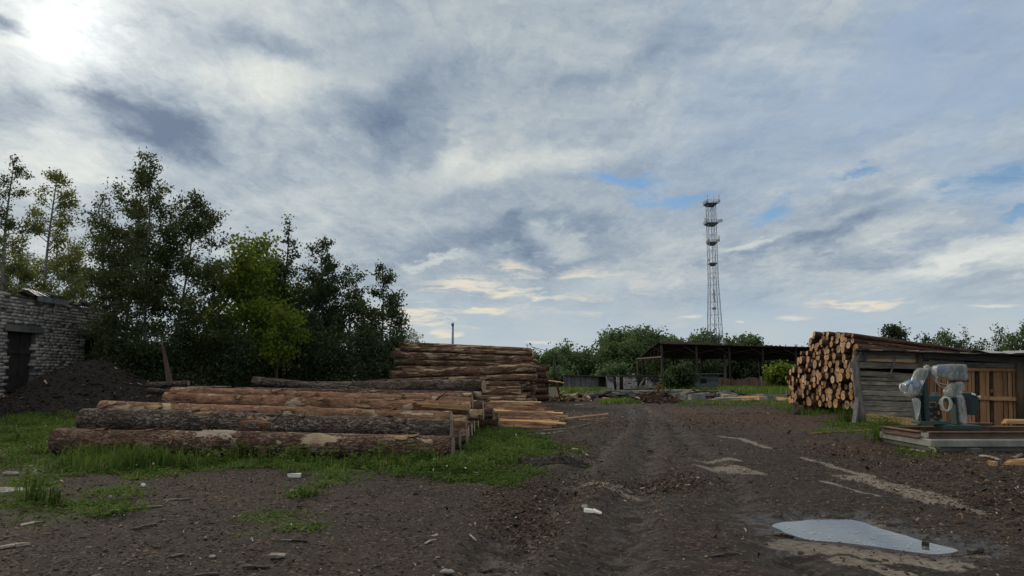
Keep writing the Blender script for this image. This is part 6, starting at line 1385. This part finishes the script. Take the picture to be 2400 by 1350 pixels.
for i, (px, Y_, py, rr, nlf, ls, lb, sh_, lm, nl_, up_a) in enumerate([
 (2105, 56, 764, 1.5, 5200, .2, 'compact dark tree, highest behind the plank shed', oval, 'leaf_dark', 40, .6), (2150, 57, 792, 1.1, 2600, .2, 'lower dark tree at the right of the highest one', dome, 'leaf_dark', 30, .6), (2200, 55, 786, 1.3, 2000, .2, 'ragged green tree in the middle behind the plank shed', dome, 'leaf_far', 26, .7), (2235, 56, 786, 1.1, 1500, .19, 'airy green tree right of the ragged one', dome, 'leaf_far', 24, .7), (2290, 54, 776, 1.2, 520, .16, 'nearly bare twiggy shrub behind the plank shed', dome, 'leaf_dark', 30, 1.0), (2345, 54, 769, 1.15, 750, .16, 'tall twiggy shrub with few leaves, right of the bare one', dome, 'leaf_dark', 32, 1.0), (2385, 52, 783, 1.6, 3200, .19, 'full green tree at the right border of the view', dome, 'leaf_far', 34, .6), (2440, 52, 775, 1.8, 2600, .19, 'green tree just beyond the right border', dome, 'leaf_far', 30, .6), (2265, 58, 805, 1.4, 1700, .2, 'low dark bush between the ragged and the bare shrubs', dome, 'leaf_dark', 24, .6), (2320, 58, 805, 1.3, 1500, .2, 'low dark bush under the tall twiggy shrub', dome, 'leaf_dark', 24, .6)]):
    tree('shrub' if 'shrub' in lb or 'bush' in lb else 'broadleaf_tree', lb, spot(px, Y_), hgt(py, Y_), rr, .12, sh_, nlf, ls, lm, 'twig', 1300 + i, cat='shrub' if 'shrub' in lb or 'bush' in lb else 'tree', group=GR_, nl=nl_, trunks=2, sig=.16, up=up_a, tw_n=4, asp=.6)
# wood that closes the horizon
n = 26000; th = rng.uniform(-1.2, 1.2, n); dist = rng.uniform(235, 290, n); X_ = np.sin(th) * dist; Y_ = np.cos(th) * dist
top = 7.5 + vnoise(X_, Y_ * .2, .06, 51, 4) * 7
z = -1 + top * rng.random(n) ** .7
V, Fq = leafcloud(np.stack([X_, Y_, z], -1), 1.7, 3, .8); o = quads('distant_woods', V, Fq, M['leaf_far'], attr=rng.random(n)); setp(o, 'low dark woods closing the horizon', kind='stuff')
# ------------------------------------------------------------------ grass and weeds
def blades(pts, hts, wid, seed=0):
    q_ = np.random.default_rng(seed); n = len(pts); a = q_.uniform(0, 6.283, n); d_ = np.stack([np.cos(a), np.sin(a), np.zeros(n)], -1); s_ = np.stack([-np.sin(a), np.cos(a), np.zeros(n)], -1)
    b3 = hts * q_.uniform(.15, .8, n); w = (wid * q_.uniform(.6, 1.3, n))[:, None]
    p0 = pts; p1 = pts + d_ * (b3 * .3)[:, None] + np.array([0, 0, 1.]) * (hts * .6)[:, None]; p2 = pts + d_ * b3[:, None] + np.array([0, 0, 1.]) * (hts * q_.uniform(.75, 1, n))[:, None]
    V = np.stack([p0 - s_ * w, p0 + s_ * w, p1 + s_ * w * .8, p1 - s_ * w * .8, p2 + s_ * w * .12, p2 - s_ * w * .12], 1).reshape(-1, 3)
    Fq = (np.arange(n)[:, None, None] * 6 + np.array([(0, 1, 2, 3), (3, 2, 4, 5)])[None]).reshape(-1, 4)
    lv = np.clip(q_.normal(.42, .2, n) + vnoise(pts[:, 0], pts[:, 1], .9, 88, 3) * 1.3, 0, .9); lv = np.where(q_.random(n) < .1, 1, lv); return V, Fq, np.repeat(lv, 2)
def leaves_low(pts, hts, sz, seed=0):
    q_ = np.random.default_rng(seed); c = pts.copy(); c[:, 2] += hts; n = len(c); a = q_.uniform(0, 6.283, n); L = sz * q_.uniform(.6, 1.4, n)
    e1 = np.stack([np.cos(a), np.sin(a), q_.normal(.1, .35, n)], -1) * L[:, None]; e2 = np.stack([-np.sin(a), np.cos(a), q_.normal(0, .3, n)], -1) * (L * .7)[:, None]
    V = np.stack([c - e1 * .5, c + e2 * .5, c + e1 * .5, c - e2 * .5], 1).reshape(-1, 3); return V, np.arange(n * 4).reshape(n, 4), np.clip(q_.normal(.45, .2, n) + vnoise(pts[:, 0], pts[:, 1], .7, 89, 3) * 1.2, 0, 1)
def poly_pts(poly, dens):
    p_ = np.array(poly); lo_, hi = p_.min(0) - .4, p_.max(0) + .4; n = int(np.prod(hi - lo_) * dens); X_ = rng.uniform(lo_[0], hi[0], n); Y_ = rng.uniform(lo_[1], hi[1], n)
    dd = polyline_d(X_, Y_, poly + poly[:1]); dd = np.where(inside(X_, Y_, poly), -dd, dd) + vnoise(X_, Y_, 1.6, 63, 3) * 1.3
    cl_ = sst(-.12, .1, vnoise(X_, Y_, 1.1, 64, 3) + .1); k = rng.random(n) < (1 - sst(-.4, .3, dd)) * (.2 + .8 * cl_); return np.stack([X_[k], Y_[k], ht(X_[k], Y_[k]) - .01], -1)
def join(parts):
    off = 0; Vs, Fs, Ls = [], [], []
    for V, F_, l_ in parts: Vs.append(V); Fs.append(F_ + off); Ls.append(l_); off += len(V)
    return np.concatenate(Vs), np.concatenate(Fs), np.concatenate(Ls)
bl, lo2, fl = [], [], []
for i, (k, (pp, dn, hh_, cs_)) in enumerate(GRASS.items()):
    p_ = poly_pts(GR[k], dn * 2.6)
    if len(p_) < 5: continue
    hv = hh_ * (.35 + 1.0 * sst(-.2, .35, vnoise(p_[:, 0], p_[:, 1], 1.3, 71, 3))) * rng.uniform(.5, 1.3, len(p_)); m_k = rng.random(len(p_)) < cs_
    bl.append(blades(p_[~m_k], hv[~m_k] * 1.25, np.full((~m_k).sum(), .004 + .0003 * p_[:, 1].mean()), i)); 
    pl = np.repeat(p_[m_k], 2, 0); pl[:, :2] += rng.normal(0, .03, (len(pl), 2)); lo2.append(leaves_low(pl, np.repeat(hv[m_k], 2) * rng.uniform(.2, .9, len(pl)), .036 + .0006 * p_[:, 1].mean(), i))
    if dn > 400: fl.append(p_[rng.random(len(p_)) < .0012] + np.array([0, 0, hh_ * .75]))
V, Fq, lv = join(bl); setp(quads('grass', V, Fq, M['grass'], attr=lv), 'green grass blades round the logs and the yard edges', kind='stuff')
V, Fq, lv = join(lo2); setp(quads('ground_cover', V, Fq, M['weed'], attr=lv), 'clover and low weeds mixed in the grass', kind='stuff')
fp_ = np.concatenate(fl); V, Fq = leafcloud(np.repeat(fp_, 3, 0) + rng.normal(0, .006, (len(fp_) * 3, 3)), .02, 8, 1); setp(quads('clover_flowers', V, Fq, M['flower'], attr=np.zeros(len(Fq))), 'tiny white clover flowers in the grass', kind='stuff')
# far grass strips
bl = []
for (poly, dn, hh_) in (([(1410, 938), (1480, 936), (1500, 946), (1420, 948)], 70, .2), ([(1590, 944), (1700, 942), (1830, 940), (1825, 950), (1590, 952)], 45, .17), ([(1318, 912), (1430, 914), (1425, 922), (1320, 922)], 12, .5), ([(1690, 912), (1850, 912), (1850, 925), (1690, 922)], 9, .6), ([(1560, 912), (1700, 910), (1700, 918), (1560, 918)], 8, .6)):
    p_ = poly_pts(gp(poly), dn); bl.append(blades(p_, hh_ * rng.uniform(.4, 1.3, len(p_)), np.full(len(p_), .012 + .0004 * p_[:, 1].mean()), 5))
V, Fq, lv = join(bl); setp(quads('far_grass', V, Fq, M['grass'], attr=lv), 'strips of grass in the far yard', kind='stuff')
# single tufts and weeds one can point at
def tuft(px, py, n, hh_, rad, label, name='grass_tuft', leafy=0, mat='grass', group='tufts and weeds of the yard', wide=.006):
    c = G(px, py); c.z = float(ht(c.x, c.y)); p_ = np.array(tuple(c)) + np.concatenate([rng.normal(0, rad, (n, 2)), np.zeros((n, 1))], 1); p_[:, 2] = ht(p_[:, 0], p_[:, 1]) - .01
    parts = [blades(p_, hh_ * rng.uniform(.5, 1.1, n), np.full(n, wide), int(px))]
    if leafy:
        q2 = np.repeat(p_[:max(3, n // 6)], leafy, 0); hv = rng.uniform(.05, 1, len(q2)) * hh_; q2[:, :2] += rng.normal(0, .035, (len(q2), 2)); parts.append(leaves_low(q2, hv, .055, int(py)))
    V, Fq, lv = join(parts); o = quads(name, V, Fq, M[mat], loc=tuple(c), attr=lv); return setp(o, label, 'plant', group)
tuft(318, 1098, 260, .42, .2, 'tall fountain of grass at the foot of the nearest log', wide=.007)
tuft(385, 1092, 200, .36, .2, 'second tall grass fountain right of the tallest one by the log', wide=.007)
tuft(238, 1096, 160, .3, .2, 'tall grass near the left end of the nearest log', wide=.007)
tuft(716, 1165, 150, .13, .1, 'bright grass tuft alone on the gravel below the white block', leafy=4)
tuft(752, 1140, 70, .08, .09, 'flat small tuft joined to the right of the bright lone tuft', leafy=4)
tuft(268, 1205, 150, .1, .12, 'bright rosette at the right tip of the left green patch', leafy=4)
tuft(75, 1175, 50, .4, .07, 'tall single weed before the pale slab at the left border', 'weed', 22, 'weed')
tuft(125, 1185, 30, .3, .05, 'thin weed just right of the tall one at the left', 'weed', 16, 'weed')
tuft(560, 1076, 60, .3, .12, 'leafy weed standing before the middle of the nearest log', 'weed', 22, 'weed')
tuft(480, 1088, 70, .24, .16, 'low leafy weed before the scarred patch of the nearest log', 'weed', 20, 'weed')
tuft(690, 1082, 80, .28, .16, 'dense green weed clump before the right half of the nearest log', 'weed', 24, 'weed')
tuft(890, 1085, 40, .36, .1, 'tall seeding weed before the right end of the nearest log', 'weed', 10, 'weed')
tuft(985, 1085, 50, .32, .12, 'weed close to the right tip of the nearest log', 'weed', 16, 'weed')
tuft(1165, 1088, 90, .26, .16, 'lush leafy weed in the grass right of the logs', 'weed', 26, 'weed')
tuft(2087, 1034, 340, .52, .19, 'thick green weed bush at the left corner of the concrete slab', 'weed', 9, 'weed')
tuft(1984, 992, 150, .55, .16, 'tall pale weed before the prop of the plank shed', 'weed', 9, 'weed')
tuft(2062, 1002, 120, .3, .25, 'weed clump along the foot of the plank shed', 'weed', 9, 'weed')
tuft(1870, 968, 90, .4, .3, 'tangled weed under the left foot of the end-on pile', 'weed', 6, 'weed')
for i, (px, py, hh_, lb) in enumerate(((182, 1082, .3, 'broad weed at the left tip of the nearest log'), (435, 1098, .22, 'weed with pale leaves left of the scarred patch'), (612, 1088, .3, 'weed directly under the pale scarred patch'), (652, 1092, .2, 'small weed just right of the pale scarred patch'), (760, 1090, .26, 'weed in the gap between the foam block and the nearest log'), (832, 1092, .3, 'upright weed three quarters along the nearest log'), (938, 1096, .24, 'weed below the right quarter of the nearest log'), (1060, 1094, .24, 'weed under the sawn right end of the nearest log'), (1120, 1062, .3, 'taller weed beside the row of sawn log ends'), (1205, 1050, .24, 'weed in the grass before the flat slab pile'), (40, 1040, .3, 'weed in the lush grass at the left border, before the mound'), (128, 1020, .3, 'weed in the grass between the mound and the nearest log'))):
    tuft(px, py, 34, hh_, .1, lb, 'weed', 20, 'weed')
tuft(2140, 1060, 60, .14, .2, 'low weeds along the left side of the concrete slab', 'weed', 9, 'weed')
